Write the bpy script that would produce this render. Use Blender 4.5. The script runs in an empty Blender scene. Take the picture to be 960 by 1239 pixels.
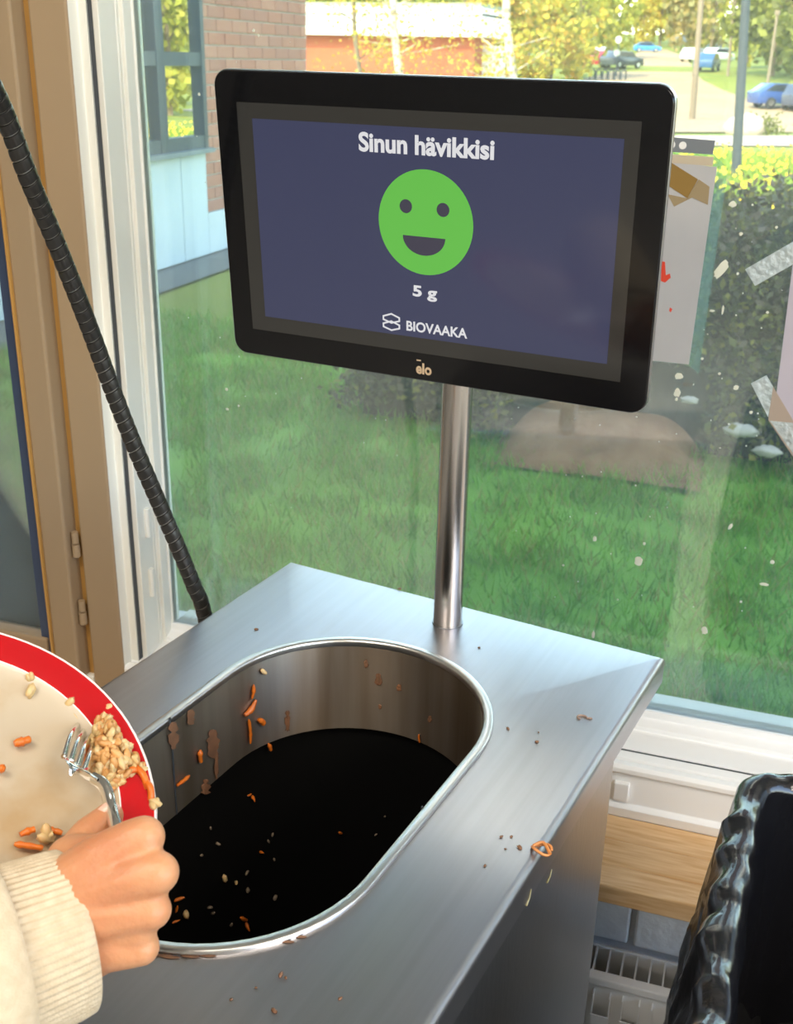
import bpy, bmesh, math, random
import numpy as np
from mathutils import Vector, Matrix, noise
random.seed(7); rng = np.random.default_rng(7)
PI = math.pi
scn = bpy.context.scene
col = scn.collection

# ------------------------------------------------------------------ camera
FPX, PITCH, ROLL, YAW = 1328.2, math.radians(22.411), math.radians(1.191), math.radians(17.8)
EYE = Vector((0, 0, 1.38))
_F0 = Vector((0, math.cos(PITCH), -math.sin(PITCH))); _R0 = Vector((1, 0, 0)); _U0 = _R0.cross(_F0)
_Z = Matrix.Rotation(YAW, 3, 'Z')
CF, _R1, _U1 = _Z @ _F0, _Z @ _R0, _Z @ _U0
CR = math.cos(ROLL) * _R1 + math.sin(ROLL) * _U1
CU = math.cos(ROLL) * _U1 - math.sin(ROLL) * _R1
cam_d = bpy.data.cameras.new('camera'); cam = bpy.data.objects.new('camera', cam_d); col.objects.link(cam)
cam.matrix_world = Matrix(((CR.x, CU.x, -CF.x, EYE.x), (CR.y, CU.y, -CF.y, EYE.y), (CR.z, CU.z, -CF.z, EYE.z), (0, 0, 0, 1)))
cam_d.sensor_fit = 'VERTICAL'; cam_d.sensor_height = 36; cam_d.lens = FPX / 1239 * 36
cam_d.clip_start = .02; cam_d.clip_end = 1500
cam_d.dof.use_dof = True; cam_d.dof.focus_distance = .80; cam_d.dof.aperture_fstop = 20
scn.camera = cam

def ray(x, y): return CF + CR * ((x - 480) / FPX) - CU * ((y - 619.5) / FPX)
def at_d(x, y, d): return EYE + ray(x, y) * d                 # forward depth
def at_x(x, y, X): r = ray(x, y); return EYE + r * (X / r.x)
def at_y(x, y, Y): r = ray(x, y); return EYE + r * (Y / r.y)
def at_z(x, y, z): r = ray(x, y); return EYE + r * ((z - EYE.z) / r.z)
_TY = [-50, 24, 45, 72, 95, 110, 190, 420]; _TZ = [-.19, -.22, -.72, -1.47, .08, .98, 3.1, 11]
def ground_z(Y): return float(np.interp(Y, _TY, _TZ))
def at_g(x, y):                                               # point of the terrain seen along a sight line
    r = ray(x, y); Y = 2.0
    while Y < 300:
        if EYE.z + r.z / r.y * Y <= ground_z(Y): break
        Y += .05
    return EYE + r * (Y / r.y)

# ------------------------------------------------------------------ world, sun, exposure
SUN_EL, SUN_AZ = math.radians(41), math.radians(17)           # from behind the building, a little to the left
world = bpy.data.worlds.new('sky'); scn.world = world; world.use_nodes = True
wn = world.node_tree; bg = wn.nodes['Background']
sky = wn.nodes.new('ShaderNodeTexSky'); sky.sky_type = 'NISHITA'; sky.sun_disc = False
sky.sun_elevation = SUN_EL; sky.sun_rotation = PI + SUN_AZ; sky.air_density = 1.0; sky.dust_density = .8; sky.ozone_density = 1.0
hsv = wn.nodes.new('ShaderNodeHueSaturation'); hsv.inputs['Saturation'].default_value = .88; wn.links.new(sky.outputs[0], hsv.inputs['Color']); wn.links.new(hsv.outputs[0], bg.inputs[0]); bg.inputs[1].default_value = 1.15
sd = bpy.data.lights.new('sun', 'SUN'); sd.energy = 8.0; sd.color = (1, .89, .70); sd.angle = .009
sun = bpy.data.objects.new('sun', sd); col.objects.link(sun)
sdir = Vector((math.sin(SUN_AZ) * math.cos(SUN_EL), math.cos(SUN_AZ) * math.cos(SUN_EL), -math.sin(SUN_EL)))
sun.rotation_euler = sdir.to_track_quat('-Z', 'Y').to_euler(); sun.location = (-4, -12, 14)
def lamp(name, loc, sx, sy, watts, color):
    d = bpy.data.lights.new(name, 'AREA'); d.shape = 'RECTANGLE'; d.size = sx; d.size_y = sy; d.energy = watts; d.color = color
    o = bpy.data.objects.new(name, d); col.objects.link(o); o.location = loc; return o
lamp('ceiling_or_fill_light', (-.55, -.35, 2.66), 1.2, .6, 25, (1, .90, .77))
lamp('ceiling_or_fill_light', (-.55, -2.6, 2.66), 1.2, .6, 40, (1, .90, .78))
lamp('ceiling_or_fill_light', (1.3, -.1, 2.66), 1.2, .6, 20, (1, .92, .82))  # fill light added to brighten the wall under the sill, no known fixture
lamp('ceiling_or_fill_light', (2.0, -1.2, 2.66), 1.2, .6, 40, (1, .90, .78))
scn.view_settings.view_transform = 'Standard'; scn.view_settings.look = 'None'
scn.view_settings.exposure = .15; scn.view_settings.gamma = 1; scn.view_settings.use_curve_mapping = False
scn.cycles.max_bounces = 10; scn.cycles.transparent_max_bounces = 16
scn.cycles.caustics_reflective = False; scn.cycles.caustics_refractive = False
scn.cycles.sample_clamp_indirect = 6

# ------------------------------------------------------------------ helpers
def wm(o):
    m = o.matrix_basis.copy()
    while o.parent: o = o.parent; m = o.matrix_basis @ m
    return m
def tag(o, label=None, cat=None, group=None, kind=None):
    if label: o['label'] = label
    if cat: o['category'] = cat
    if group: o['group'] = group
    if kind: o['kind'] = kind
    return o
def empty(name, loc, rz=0, mat=None):
    o = bpy.data.objects.new(name, None); col.objects.link(o); o.empty_display_size = .05
    if mat is not None: o.matrix_basis = mat
    else: o.location = loc; o.rotation_euler = (0, 0, rz)
    return o
def kids(o): return [c for c in bpy.data.objects if c.parent == o]
def copy_tree(o, parent=None):
    ch = kids(o); c = o.copy(); col.objects.link(c)
    if parent: c.parent = parent
    for k in ch: copy_tree(k, c)
    return c
class MB:
    def __init__(s): s.v = []; s.f = []; s.m = []
    def add(s, vs, fs, mi=0):
        b = len(s.v); s.v += [tuple(p) for p in vs]; s.f += [tuple(i + b for i in f) for f in fs]; s.m += [mi] * len(fs); return s
    def box(s, x0, x1, y0, y1, z0, z1, M=None, mi=0):
        vs = [Vector((x, y, z)) for z in (z0, z1) for y in (y0, y1) for x in (x0, x1)]
        if M is not None: vs = [M @ p for p in vs]
        return s.add(vs, [(0, 2, 3, 1), (4, 5, 7, 6), (0, 1, 5, 4), (2, 6, 7, 3), (0, 4, 6, 2), (1, 3, 7, 5)], mi)
    def quad(s, a, b, c, d, mi=0): return s.add([a, b, c, d], [(0, 1, 2, 3)], mi)
    def grid(s, rows, closed=False, mi=0, flip=False):        # rows of equal length points
        n = len(rows[0]); vs = [p for r in rows for p in r]; fs = []
        for i in range(len(rows) - 1):
            for j in range(n if closed else n - 1):
                k = (j + 1) % n; q = (i * n + j, i * n + k, (i + 1) * n + k, (i + 1) * n + j)
                fs.append(q[::-1] if flip else q)
        return s.add(vs, fs, mi)
    def tube(s, pts, rad, n=12, caps=True, mi=0, squash=None):
        pts = [Vector(p) for p in pts]; rad = rad if hasattr(rad, '__len__') else [rad] * len(pts)
        rows = []; up = None
        for i, p in enumerate(pts):
            t = (pts[min(i + 1, len(pts) - 1)] - pts[max(i - 1, 0)]).normalized()
            if up is None: up = t.orthogonal().normalized() if squash is None else (squash[0] - t * t.dot(squash[0])).normalized()
            up = (up - t * t.dot(up)).normalized(); sd_ = t.cross(up)
            q = 1 if squash is None else squash[1]
            rows.append([p + rad[i] * (math.cos(a) * q * up + math.sin(a) * sd_) for a in [2 * PI * k / n for k in range(n)]])
        s.grid(rows, True, mi)
        if caps:
            b = len(s.v) - len(rows) * n; e = len(s.v) - n
            s.f += [tuple(range(b, b + n))[::-1], tuple(range(e, e + n))]; s.m += [mi, mi]
        return s
    def prism(s, poly, z0, z1, M=None, mi=0):                  # poly (x,y) ccw, extruded along z
        n = len(poly); vs = [Vector((x, y, z0)) for x, y in poly] + [Vector((x, y, z1)) for x, y in poly]
        if M is not None: vs = [M @ p for p in vs]
        fs = [tuple(range(n))[::-1], tuple(range(n, 2 * n))] + [(i, (i + 1) % n, n + (i + 1) % n, n + i) for i in range(n)]
        return s.add(vs, fs, mi)
    def ell(s, c, r, M=None, nu=10, nv=6, mi=0, jit=0):
        c = Vector(c); rows = []
        for i in range(1, nv):
            th = PI * i / nv
            rows.append([Vector((r[0] * math.sin(th) * math.cos(2 * PI * j / nu), r[1] * math.sin(th) * math.sin(2 * PI * j / nu), r[2] * math.cos(th))) for j in range(nu)])
        vs = [p for w in rows for p in w] + [Vector((0, 0, r[2])), Vector((0, 0, -r[2]))]
        if jit: vs = [p * (1 + random.uniform(-jit, jit)) for p in vs]
        if M is not None: vs = [M @ p for p in vs]
        vs = [c + p for p in vs]; fs = []
        for i in range(nv - 2):
            for j in range(nu): k = (j + 1) % nu; fs.append((i * nu + j, (i + 1) * nu + j, (i + 1) * nu + k, i * nu + k))
        t = len(vs) - 2
        for j in range(nu): k = (j + 1) % nu; fs.append((t, j, k)); fs.append((t + 1, (nv - 2) * nu + k, (nv - 2) * nu + j))
        return s.add(vs, fs, mi)
    def lathe(s, prof, n=48, c=(0, 0, 0), M=None, mis=None):
        c = Vector(c)
        for i in range(len(prof) - 1):
            rows = []
            for (r, z) in prof[i:i + 2]:
                w = [Vector((r * math.cos(2 * PI * j / n), r * math.sin(2 * PI * j / n), z)) for j in range(n)]
                rows.append([c + (M @ p if M is not None else p) for p in w])
            s.grid(rows, True, mis[i] if mis else 0)
        return s
    def build(s, name, mats, parent=None, smooth=False, world=True, bevel=0, weld=True):
        me = bpy.data.meshes.new(name); vs = s.v
        if parent is not None and world:
            Mi = wm(parent).inverted(); vs = [tuple(Mi @ Vector(p)) for p in vs]
        loc = None
        if parent is None and world:
            a = np.array(vs); loc = (a.min(0) + a.max(0)) / 2; loc[2] = a[:, 2].min(); vs = (a - loc).tolist()
        me.from_pydata(vs, [], s.f)
        mats = mats if isinstance(mats, (list, tuple)) else [mats]
        for m in mats: me.materials.append(m)
        if len(mats) > 1: me.polygons.foreach_set('material_index', s.m)
        bm = bmesh.new(); bm.from_mesh(me)
        if weld: bmesh.ops.remove_doubles(bm, verts=bm.verts, dist=1e-5)
        bmesh.ops.recalc_face_normals(bm, faces=bm.faces)
        if bevel: bmesh.ops.bevel(bm, geom=[e for e in bm.edges if len(e.link_faces) == 2 and e.calc_face_angle() > .5], offset=bevel, segments=2, affect='EDGES', profile=.5)
        bm.to_mesh(me); bm.free()
        o = bpy.data.objects.new(name, me); col.objects.link(o)
        if parent is not None: o.parent = parent
        if loc is not None: o.location = loc
        if smooth: me.polygons.foreach_set('use_smooth', [True] * len(me.polygons)); me.set_sharp_from_angle(angle=math.radians(smooth if smooth is not True else 40))
        return o
def fast_mesh(name, V, F, mats, mi=None, parent=None, loc=None):
    me = bpy.data.meshes.new(name); V = np.asarray(V, np.float32); F = np.asarray(F, np.int32); k = F.shape[1]
    me.vertices.add(len(V)); me.vertices.foreach_set('co', V.ravel())
    me.loops.add(F.size); me.loops.foreach_set('vertex_index', F.ravel())
    me.polygons.add(len(F)); me.polygons.foreach_set('loop_start', np.arange(0, F.size, k, dtype=np.int32))
    for m in (mats if isinstance(mats, (list, tuple)) else [mats]): me.materials.append(m)
    if mi is not None: me.polygons.foreach_set('material_index', np.asarray(mi, np.int32))
    me.update(calc_edges=True)
    o = bpy.data.objects.new(name, me); col.objects.link(o)
    if parent is not None: o.parent = parent
    if loc is not None: o.location = loc
    return o
def mat(name, c, rough=.5, metal=0, c2=None, scale=20, stretch=(1, 1, 1), bump=0, bscale=None, coat=0, emit=None, es=0, trans=0, spec=.5, sss=0, detail=4, lo=.35, hi=.65):
    m = bpy.data.materials.new(name); m.use_nodes = True; nt = m.node_tree; b = nt.nodes['Principled BSDF']
    b.inputs['Base Color'].default_value = (*c, 1); b.inputs['Roughness'].default_value = rough; b.inputs['Metallic'].default_value = metal
    b.inputs['Specular IOR Level'].default_value = spec; b.inputs['Coat Weight'].default_value = coat; b.inputs['Coat Roughness'].default_value = .03
    if sss: b.inputs['Subsurface Weight'].default_value = sss; b.inputs['Subsurface Radius'].default_value = (1, .4, .2); b.inputs['Subsurface Scale'].default_value = .006
    if emit: b.inputs['Emission Color'].default_value = (*emit, 1); b.inputs['Emission Strength'].default_value = es
    if trans:
        tr = nt.nodes.new('ShaderNodeBsdfTranslucent'); tr.inputs[0].default_value = (*c, 1); mx = nt.nodes.new('ShaderNodeMixShader'); mx.inputs[0].default_value = trans
        nt.links.new(b.outputs[0], mx.inputs[1]); nt.links.new(tr.outputs[0], mx.inputs[2]); nt.links.new(mx.outputs[0], nt.nodes['Material Output'].inputs[0])
    if c2 or bump:
        tc = nt.nodes.new('ShaderNodeTexCoord'); mp = nt.nodes.new('ShaderNodeMapping'); mp.inputs['Scale'].default_value = stretch
        nt.links.new(tc.outputs['Object'], mp.inputs[0])
    if c2:
        nz = nt.nodes.new('ShaderNodeTexNoise'); nz.inputs['Scale'].default_value = scale; nz.inputs['Detail'].default_value = detail
        rp = nt.nodes.new('ShaderNodeValToRGB'); rp.color_ramp.elements[0].position = lo; rp.color_ramp.elements[1].position = hi
        rp.color_ramp.elements[0].color = (*c, 1); rp.color_ramp.elements[1].color = (*c2, 1)
        nt.links.new(mp.outputs[0], nz.inputs['Vector']); nt.links.new(nz.outputs['Fac'], rp.inputs[0]); nt.links.new(rp.outputs[0], b.inputs['Base Color'])
        if trans: nt.links.new(rp.outputs[0], tr.inputs[0])
    if bump:
        nb = nt.nodes.new('ShaderNodeTexNoise'); nb.inputs['Scale'].default_value = bscale or scale; nb.inputs['Detail'].default_value = 5
        bp = nt.nodes.new('ShaderNodeBump'); bp.inputs['Strength'].default_value = bump; bp.inputs['Distance'].default_value = .01
        nt.links.new(mp.outputs[0], nb.inputs['Vector']); nt.links.new(nb.outputs['Fac'], bp.inputs['Height']); nt.links.new(bp.outputs[0], b.inputs['Normal'])
    return m
def glass_mat(name, tint, dust, refl=1.0):
    m = bpy.data.materials.new(name); m.use_nodes = True; nt = m.node_tree; nt.nodes.clear(); N = nt.nodes.new; L = nt.links.new
    out = N('ShaderNodeOutputMaterial'); tr = N('ShaderNodeBsdfTransparent'); tr.inputs[0].default_value = (*tint, 1)
    gl = N('ShaderNodeBsdfGlossy'); gl.inputs['Roughness'].default_value = .0; gl.inputs[0].default_value = (1, 1, 1, 1)
    fr = N('ShaderNodeFresnel'); fr.inputs[0].default_value = 1.45; ml = N('ShaderNodeMath'); ml.operation = 'MULTIPLY'; ml.inputs[1].default_value = 1.7 * refl
    L(fr.outputs[0], ml.inputs[0]); mx = N('ShaderNodeMixShader'); L(ml.outputs[0], mx.inputs[0]); L(tr.outputs[0], mx.inputs[1]); L(gl.outputs[0], mx.inputs[2])
    df = N('ShaderNodeBsdfTranslucent'); df.inputs[0].default_value = (.75, .85, .85, 1)
    nz = N('ShaderNodeTexNoise'); nz.inputs['Scale'].default_value = 7; nz.inputs['Detail'].default_value = 8; tc = N('ShaderNodeTexCoord'); L(tc.outputs['Object'], nz.inputs['Vector'])
    mr = N('ShaderNodeMapRange'); mr.inputs[1].default_value = .3; mr.inputs[2].default_value = .8; mr.inputs[3].default_value = dust * .5; mr.inputs[4].default_value = dust * 1.8; L(nz.outputs['Fac'], mr.inputs[0])
    m2 = N('ShaderNodeMixShader'); L(mr.outputs[0], m2.inputs[0]); L(mx.outputs[0], m2.inputs[1]); L(df.outputs[0], m2.inputs[2]); L(m2.outputs[0], out.inputs[0])
    return m

STEEL = mat('brushed_steel_top', (.50, .485, .51), .35, 1, (.455, .44, .46), 5, (34, 1.3, 1), lo=.3, hi=.75)
STEEL_SIDE = mat('brushed_steel_side', (.42, .42, .43), .34, 1, (.36, .36, .37), 5, (1, 1, .3), .04, 200)
STEEL_LINER = mat('liner_steel', (.52, .455, .39), .46, 1, (.26, .20, .145), 26, (1, 1, .06), .03, 120, lo=.3, hi=.7)  # stretched noise paints the vertical reflection streaks into the steel colour
_n = STEEL_LINER.node_tree; _t = _n.nodes.new('ShaderNodeTangent'); _t.direction_type = 'RADIAL'; _t.axis = 'Z'
_n.links.new(_t.outputs[0], _n.nodes['Principled BSDF'].inputs['Tangent']); _n.nodes['Principled BSDF'].inputs['Anisotropic'].default_value = .8; _n.nodes['Principled BSDF'].inputs['Anisotropic Rotation'].default_value = .25
STEEL_POL = mat('polished_steel', (.72, .70, .68), .16, 1)
STEEL_POLE = mat('pole_steel', (.58, .55, .52), .22, 1)
BLACK = mat('black_plastic', (.012, .012, .013), .45)
BLACKGLASS = mat('black_bezel_glass', (.006, .006, .007), .08, spec=.35)
CREAM = mat('cream_frame_paint', (.88, .86, .78), .38, 0, (.83, .81, .72), 6)
TAN = mat('tan_post_paint', (.40, .285, .17), .45, 0, (.35, .25, .15), 3, (1, 1, .3))
OCHRE = mat('varnished_groove', (.50, .27, .07), .5)
SKYLIT_PAINT = mat('skylit_white_frame_paint', (.93, .93, .91), .35)  # frame paint whitened, skylight on the bottom rail put into the colour
GASKET = mat('dark_gasket', (.05, .055, .06), .6)
NAVY = mat('navy_spacer', (.04, .06, .115), .4)
WHITE = mat('white_wall_paint', (.78, .77, .74), .7)
WBRICK = mat('white_painted_brick', (.88, .90, .92), .6, 0, (.78, .80, .83), 14, bump=.3, bscale=60)
PINE = mat('varnished_pine', (.88, .60, .32), .4, 0, (.72, .42, .18), 14, (1.2, 16, 16), .1, 40)
RADW = mat('radiator_enamel', (.80, .79, .76), .4)
FLOORM = mat('floor_vinyl', (.55, .52, .47), .5, 0, (.48, .45, .41), 3)
GLASS = glass_mat('window_glass', (.965, .98, .93), .03)
GLASS2 = glass_mat('outer_window_glass', (.965, .98, .93), .02)
BAG = mat('black_bin_bag', (.010, .010, .012), .17, 0, bump=.10, bscale=50, spec=.8)
BINB = mat('black_bin_plastic', (.002, .002, .002), .8, spec=.15)
RED = mat('red_plate_band', (.46, .003, .007), .18, coat=.5)
CHINA = mat('cream_plate_glaze', (.52, .43, .31), .22, 0, (.43, .28, .13), 16, coat=.4, lo=.47, hi=.72, detail=9)
CHINAW = mat('white_plate_edge', (.88, .80, .76), .25, coat=.4)
RICE = mat('cooked_rice', (.72, .52, .27), .4, 0, (.60, .37, .14), 60, sss=.2)
RICE2 = mat('sauced_rice', (.66, .36, .13), .4, 0, (.50, .22, .06), 60)
CARROT = mat('cooked_carrot', (.78, .20, .02), .35, 0, (.60, .12, .01), 80)
STAIN = mat('dried_sauce', (.17, .085, .045), .5, 0, (.26, .12, .06), 90)
SKIN = mat('skin', (.62, .30, .15), .42, 0, (.53, .20, .095), 24, bump=.10, bscale=320, sss=.25, lo=.38, hi=.75)
NAIL = mat('nail', (.74, .47, .37), .25, coat=.3)
KNIT = mat('cream_knit', (.66, .54, .38), .9, 0, (.58, .46, .31), 160, bump=.22, bscale=900)
SILVER = mat('silver', (.8, .8, .78), .15, 1)
HOSE = mat('black_spiral_wrap', (.016, .015, .013), .33)
HOSE2 = mat('grey_cable', (.30, .28, .25), .5)

def structure(o): o['kind'] = 'structure'; return o

# ------------------------------------------------------------------ room shell
structure(MB().box(-6, 2.75, -5, 1.10, -.1, 0).build('floor', FLOORM))
structure(MB().box(-10, 3.4, -6, 1.75, 2.70, 4.1).build('ceiling', WHITE))
structure(MB().box(-6, 2.75, -5.1, -5, 0, 2.7).build('wall_back', mat('back_wall_paint', (.50, .46, .42), .7)))
structure(MB().box(-6.1, -6, -5, 1.1, 0, 2.7).build('wall_left', WHITE))
structure(MB().box(2.6, 2.75, -5, -2.6, 0, 2.7).box(2.6, 2.75, .8, 1.1, 0, 2.7).box(2.6, 2.75, -2.6, .8, 0, .6).box(2.6, 2.75, -2.6, .8, 2.4, 2.7).build('wall_right', WHITE))  # unseen opening added in this wall so skylight reaches the sill and radiator
structure(MB().box(-6, 2.75, 1.122, 1.42, -.3, .535).box(-6, 2.75, 1.10, 1.42, 2.45, 2.7).box(-6, -2.1, 1.1, 1.42, .53, 2.46).box(1.75, 2.75, 1.1, 1.42, .53, 2.46).build('wall_window', WBRICK))
wl = empty('wall_lining', (0, 1.1, 0)); structure(wl); wl.name = 'wall_front'
proto = None
for r in range(7):                                              # painted bricks of the wall under the sill
    for k in range(6):
        x0 = -.40 + k * .245 + (-.004 if r % 2 else .12); z0 = .445 - r * .075
        m = MB().box(-.1190, .1190, 1.098 - 1.1, .022, 0, .066)
        if proto is None: o = m.build('brick', WBRICK, wl, world=False, bevel=.003); proto = o
        else: o = proto.copy(); col.objects.link(o); o.parent = wl
        o.location = (x0, random.uniform(-.002, .001), z0)

# ------------------------------------------------------------------ windows
GY = 1.186                                                      # inner pane of the big window
def vprof(poly, z0, z1): return MB().prism(poly, z0, z1)
def hprof(poly, x0, x1):                                        # poly in (y, z), along x
    M = Matrix(((0, 0, 1, 0), (1, 0, 0, 0), (0, 1, 0, 0), (0, 0, 0, 1)))
    return MB().prism(poly, x0, x1, M)
ZT = 2.40; ZB = .555
structure(MB().prism([(-.779, 1.10), (-.7305, 1.10), (-.7305, 1.19), (-.776, 1.2), (-.776, 1.30), (-.79, 1.30), (-.79, 1.20), (-.779, 1.19)], ZB, 2.45).build('trim_1', TAN, bevel=.003))
win = empty('window_1', (0, 1.1, ZB)); structure(win)
zj = .62
vprof([(-.7305, 1.101), (-.7275, 1.116), (-.717, 1.116), (-.717, 1.16), (-.7305, 1.16)], zj - .02, ZT).build('casing', CREAM, win, bevel=.0015)
vprof([(-.7172, 1.1165), (-.7160, 1.1245), (-.7175, 1.13), (-.7185, 1.13)], zj, ZT).build('seal', GASKET, win)
vprof([(-.7165, 1.1252), (-.7085, 1.1252), (-.7085, 1.159), (-.7072, 1.1595), (-.7085, 1.1660), (-.7028, 1.1660), (-.7028, 1.183), (-.7005, 1.1835), (-.7005, 1.196), (-.7165, 1.196)], zj - .01, ZT).build('sash_stile', CREAM, win, bevel=.0012)
# outer sash stile, seen through the inner pane
MB().box(-.80, -.752, 1.235, 1.29, .60, ZT).build('outer_sash_stile', CREAM, win, bevel=.002)
MB().box(-.735, 1.75, 1.235, 1.29, .575, .618).build('outer_sash_rail', CREAM, win, bevel=.002)
# bottom: frame face with recessed panel, ledge rising to the glass
hprof([(1.10, ZB), (1.30, ZB), (1.30, .585), (1.196, .60), (1.196, .655), (1.182, .655), (1.181, .646), (1.168, .640), (1.168, .634), (1.132, .630), (1.1315, .6235), (1.1285, .6235), (1.128, .629), (1.115, .6275), (1.1145, .622), (1.112, .622), (1.1115, .6265), (1.103, .626), (1.100, .622), (1.100, .616), (1.1045, .613), (1.1045, .573), (1.1015, .570), (1.0985, .568)], -.7305, 1.72).build('bottom_rail', SKYLIT_PAINT, win, bevel=.0008)
hprof([(1.1287, .6232), (1.1313, .6232), (1.1313, .6285), (1.1287, .6285)], -.715, 1.72).build('seal', GASKET, win)
MB().box(-.078, -.060, 1.0985, 1.106, .578, .602).build('drain_cap', SKYLIT_PAINT, win, bevel=.0015)
hprof([(1.10, ZT), (1.30, ZT), (1.30, 2.45), (1.10, 2.45)], -.7305, 1.75).build('head_rail', CREAM, win)
MB().box(1.69, 1.75, 1.10, 1.30, .56, ZT).build('side_stile', CREAM, win, bevel=.002)
MB().box(-.706, 1.70, GY, GY + .004, .645, ZT).build('glass_pane', GLASS, win)
MB().box(-.755, 1.70, 1.262, 1.266, .61, ZT).build('outer_glass_pane', GLASS2, win)
for z in (1.38 - .561, 1.38 - .647):                            # small barrel hinges on the stile
    h = MB().tube([(-.7072, 1.146, z - .020), (-.7072, 1.146, z + .020)], .0042, 10).box(-.7085, -.7068, 1.143, 1.156, z - .016, z + .016).build('hinge', CREAM, win, smooth=40)
for z in (1.38 + .40, 1.38 + .32):
    MB().tube([(-.7072, 1.146, z - .020), (-.7072, 1.146, z + .020)], .0042, 10).build('hinge', CREAM, win, smooth=40)
win2 = empty('window_2', (-1.4, 1.1, ZB)); structure(win2)
MB().box(-.793, -.779, 1.108, 1.14, ZB, 2.45).build('groove', OCHRE, win2)
MB().box(-.8255, -.789, 1.083, 1.13, .60, ZT).build('sash_stile', TAN, win2, bevel=.003)
MB().box(-.8275, -.8245, 1.080, 1.13, .60, ZT).build('bead', OCHRE, win2)
MB().box(-.846, -.8275, 1.088, 1.125, .60, ZT).build('spacer', NAVY, win2)
MB().box(-2.05, -.835, 1.10, 1.104, .66, ZT).build('glass_pane', GLASS, win2)
MB().box(-2.1, -.835, 1.083, 1.13, .60, .655).build('bottom_rail', TAN, win2, bevel=.003)
MB().box(-2.1, -.779, 1.10, 1.30, ZB, .60).box(-2.1, -.779, 1.22, 1.28, .60, .66).build('frame_bottom', CREAM, win2, bevel=.003)
MB().box(-2.1, -.779, 1.10, 1.30, ZT, 2.45).build('head_rail', CREAM, win2)
MB().box(-2.1, -2.04, 1.083, 1.28, .56, ZT).build('side_stile', TAN, win2)
MB().box(-2.05, -.80, 1.252, 1.256, .66, ZT).build('outer_glass_pane', GLASS2, win2)
MB().box(-.84, -.782, 1.23, 1.28, .60, ZT).build('outer_sash_stile', CREAM, win2, bevel=.002)
for z in (1.38 - .582, 1.38 - .680, 1.38 + .3):
    MB().tube([(-.7835, 1.096, z - .018), (-.7835, 1.096, z - .001)], .0052, 10).tube([(-.7835, 1.096, z + .001), (-.7835, 1.096, z + .016)], .0046, 10).build('hinge', TAN, win2, smooth=40)
sill = empty('trim_2', (.4, .976, .531)); structure(sill)
for i, (y0, y1) in enumerate([(.976, 1.012), (1.0125, 1.056), (1.0565, 1.101)]):
    MB().box(-2.1, 1.75, y0, y1, .531, .555).build('board', PINE, sill, bevel=.0018)
# ------------------------------------------------------------------ radiator under the sill
rad = tag(empty('radiator', (.35, 1.05, .12)), 'white panel radiator with open fins under the wooden sill', 'radiator')
RX0, RX1 = -.35, .95
MB().box(RX0, RX1, 1.014, 1.0175, .13, .384).box(RX0, RX1, 1.010, 1.024, .379, .390).build('front_panel', RADW, rad, bevel=.002)
MB().box(RX0, RX1, 1.080, 1.084, .13, .374).build('rear_panel', RADW, rad, bevel=.0015)
MB().box(RX0, RX1, 1.049, 1.052, .15, .350).build('middle_panel', RADW, rad)
def row_of(name, mb, xs):
    first = None
    for x in xs:
        if first is None: first = mb.build(name, RADW, rad, world=False); o = first
        else: o = first.copy(); col.objects.link(o); o.parent = rad
        o.location = (x - .35, 0, 0)
row_of('fin', MB().box(-.0010, .0010, -.030, .030, .06, .252), [RX0 + .012 + i * .0165 for i in range(78)])
row_of('rib', MB().box(-.0105, .0105, -.0485, -.047, .02, .222).box(-.0105, -.0090, -.047, -.036, .02, .250).box(.0090, .0105, -.047, -.036, .02, .250), [RX0 + .02 + i * .034 for i in range(38)])

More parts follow.
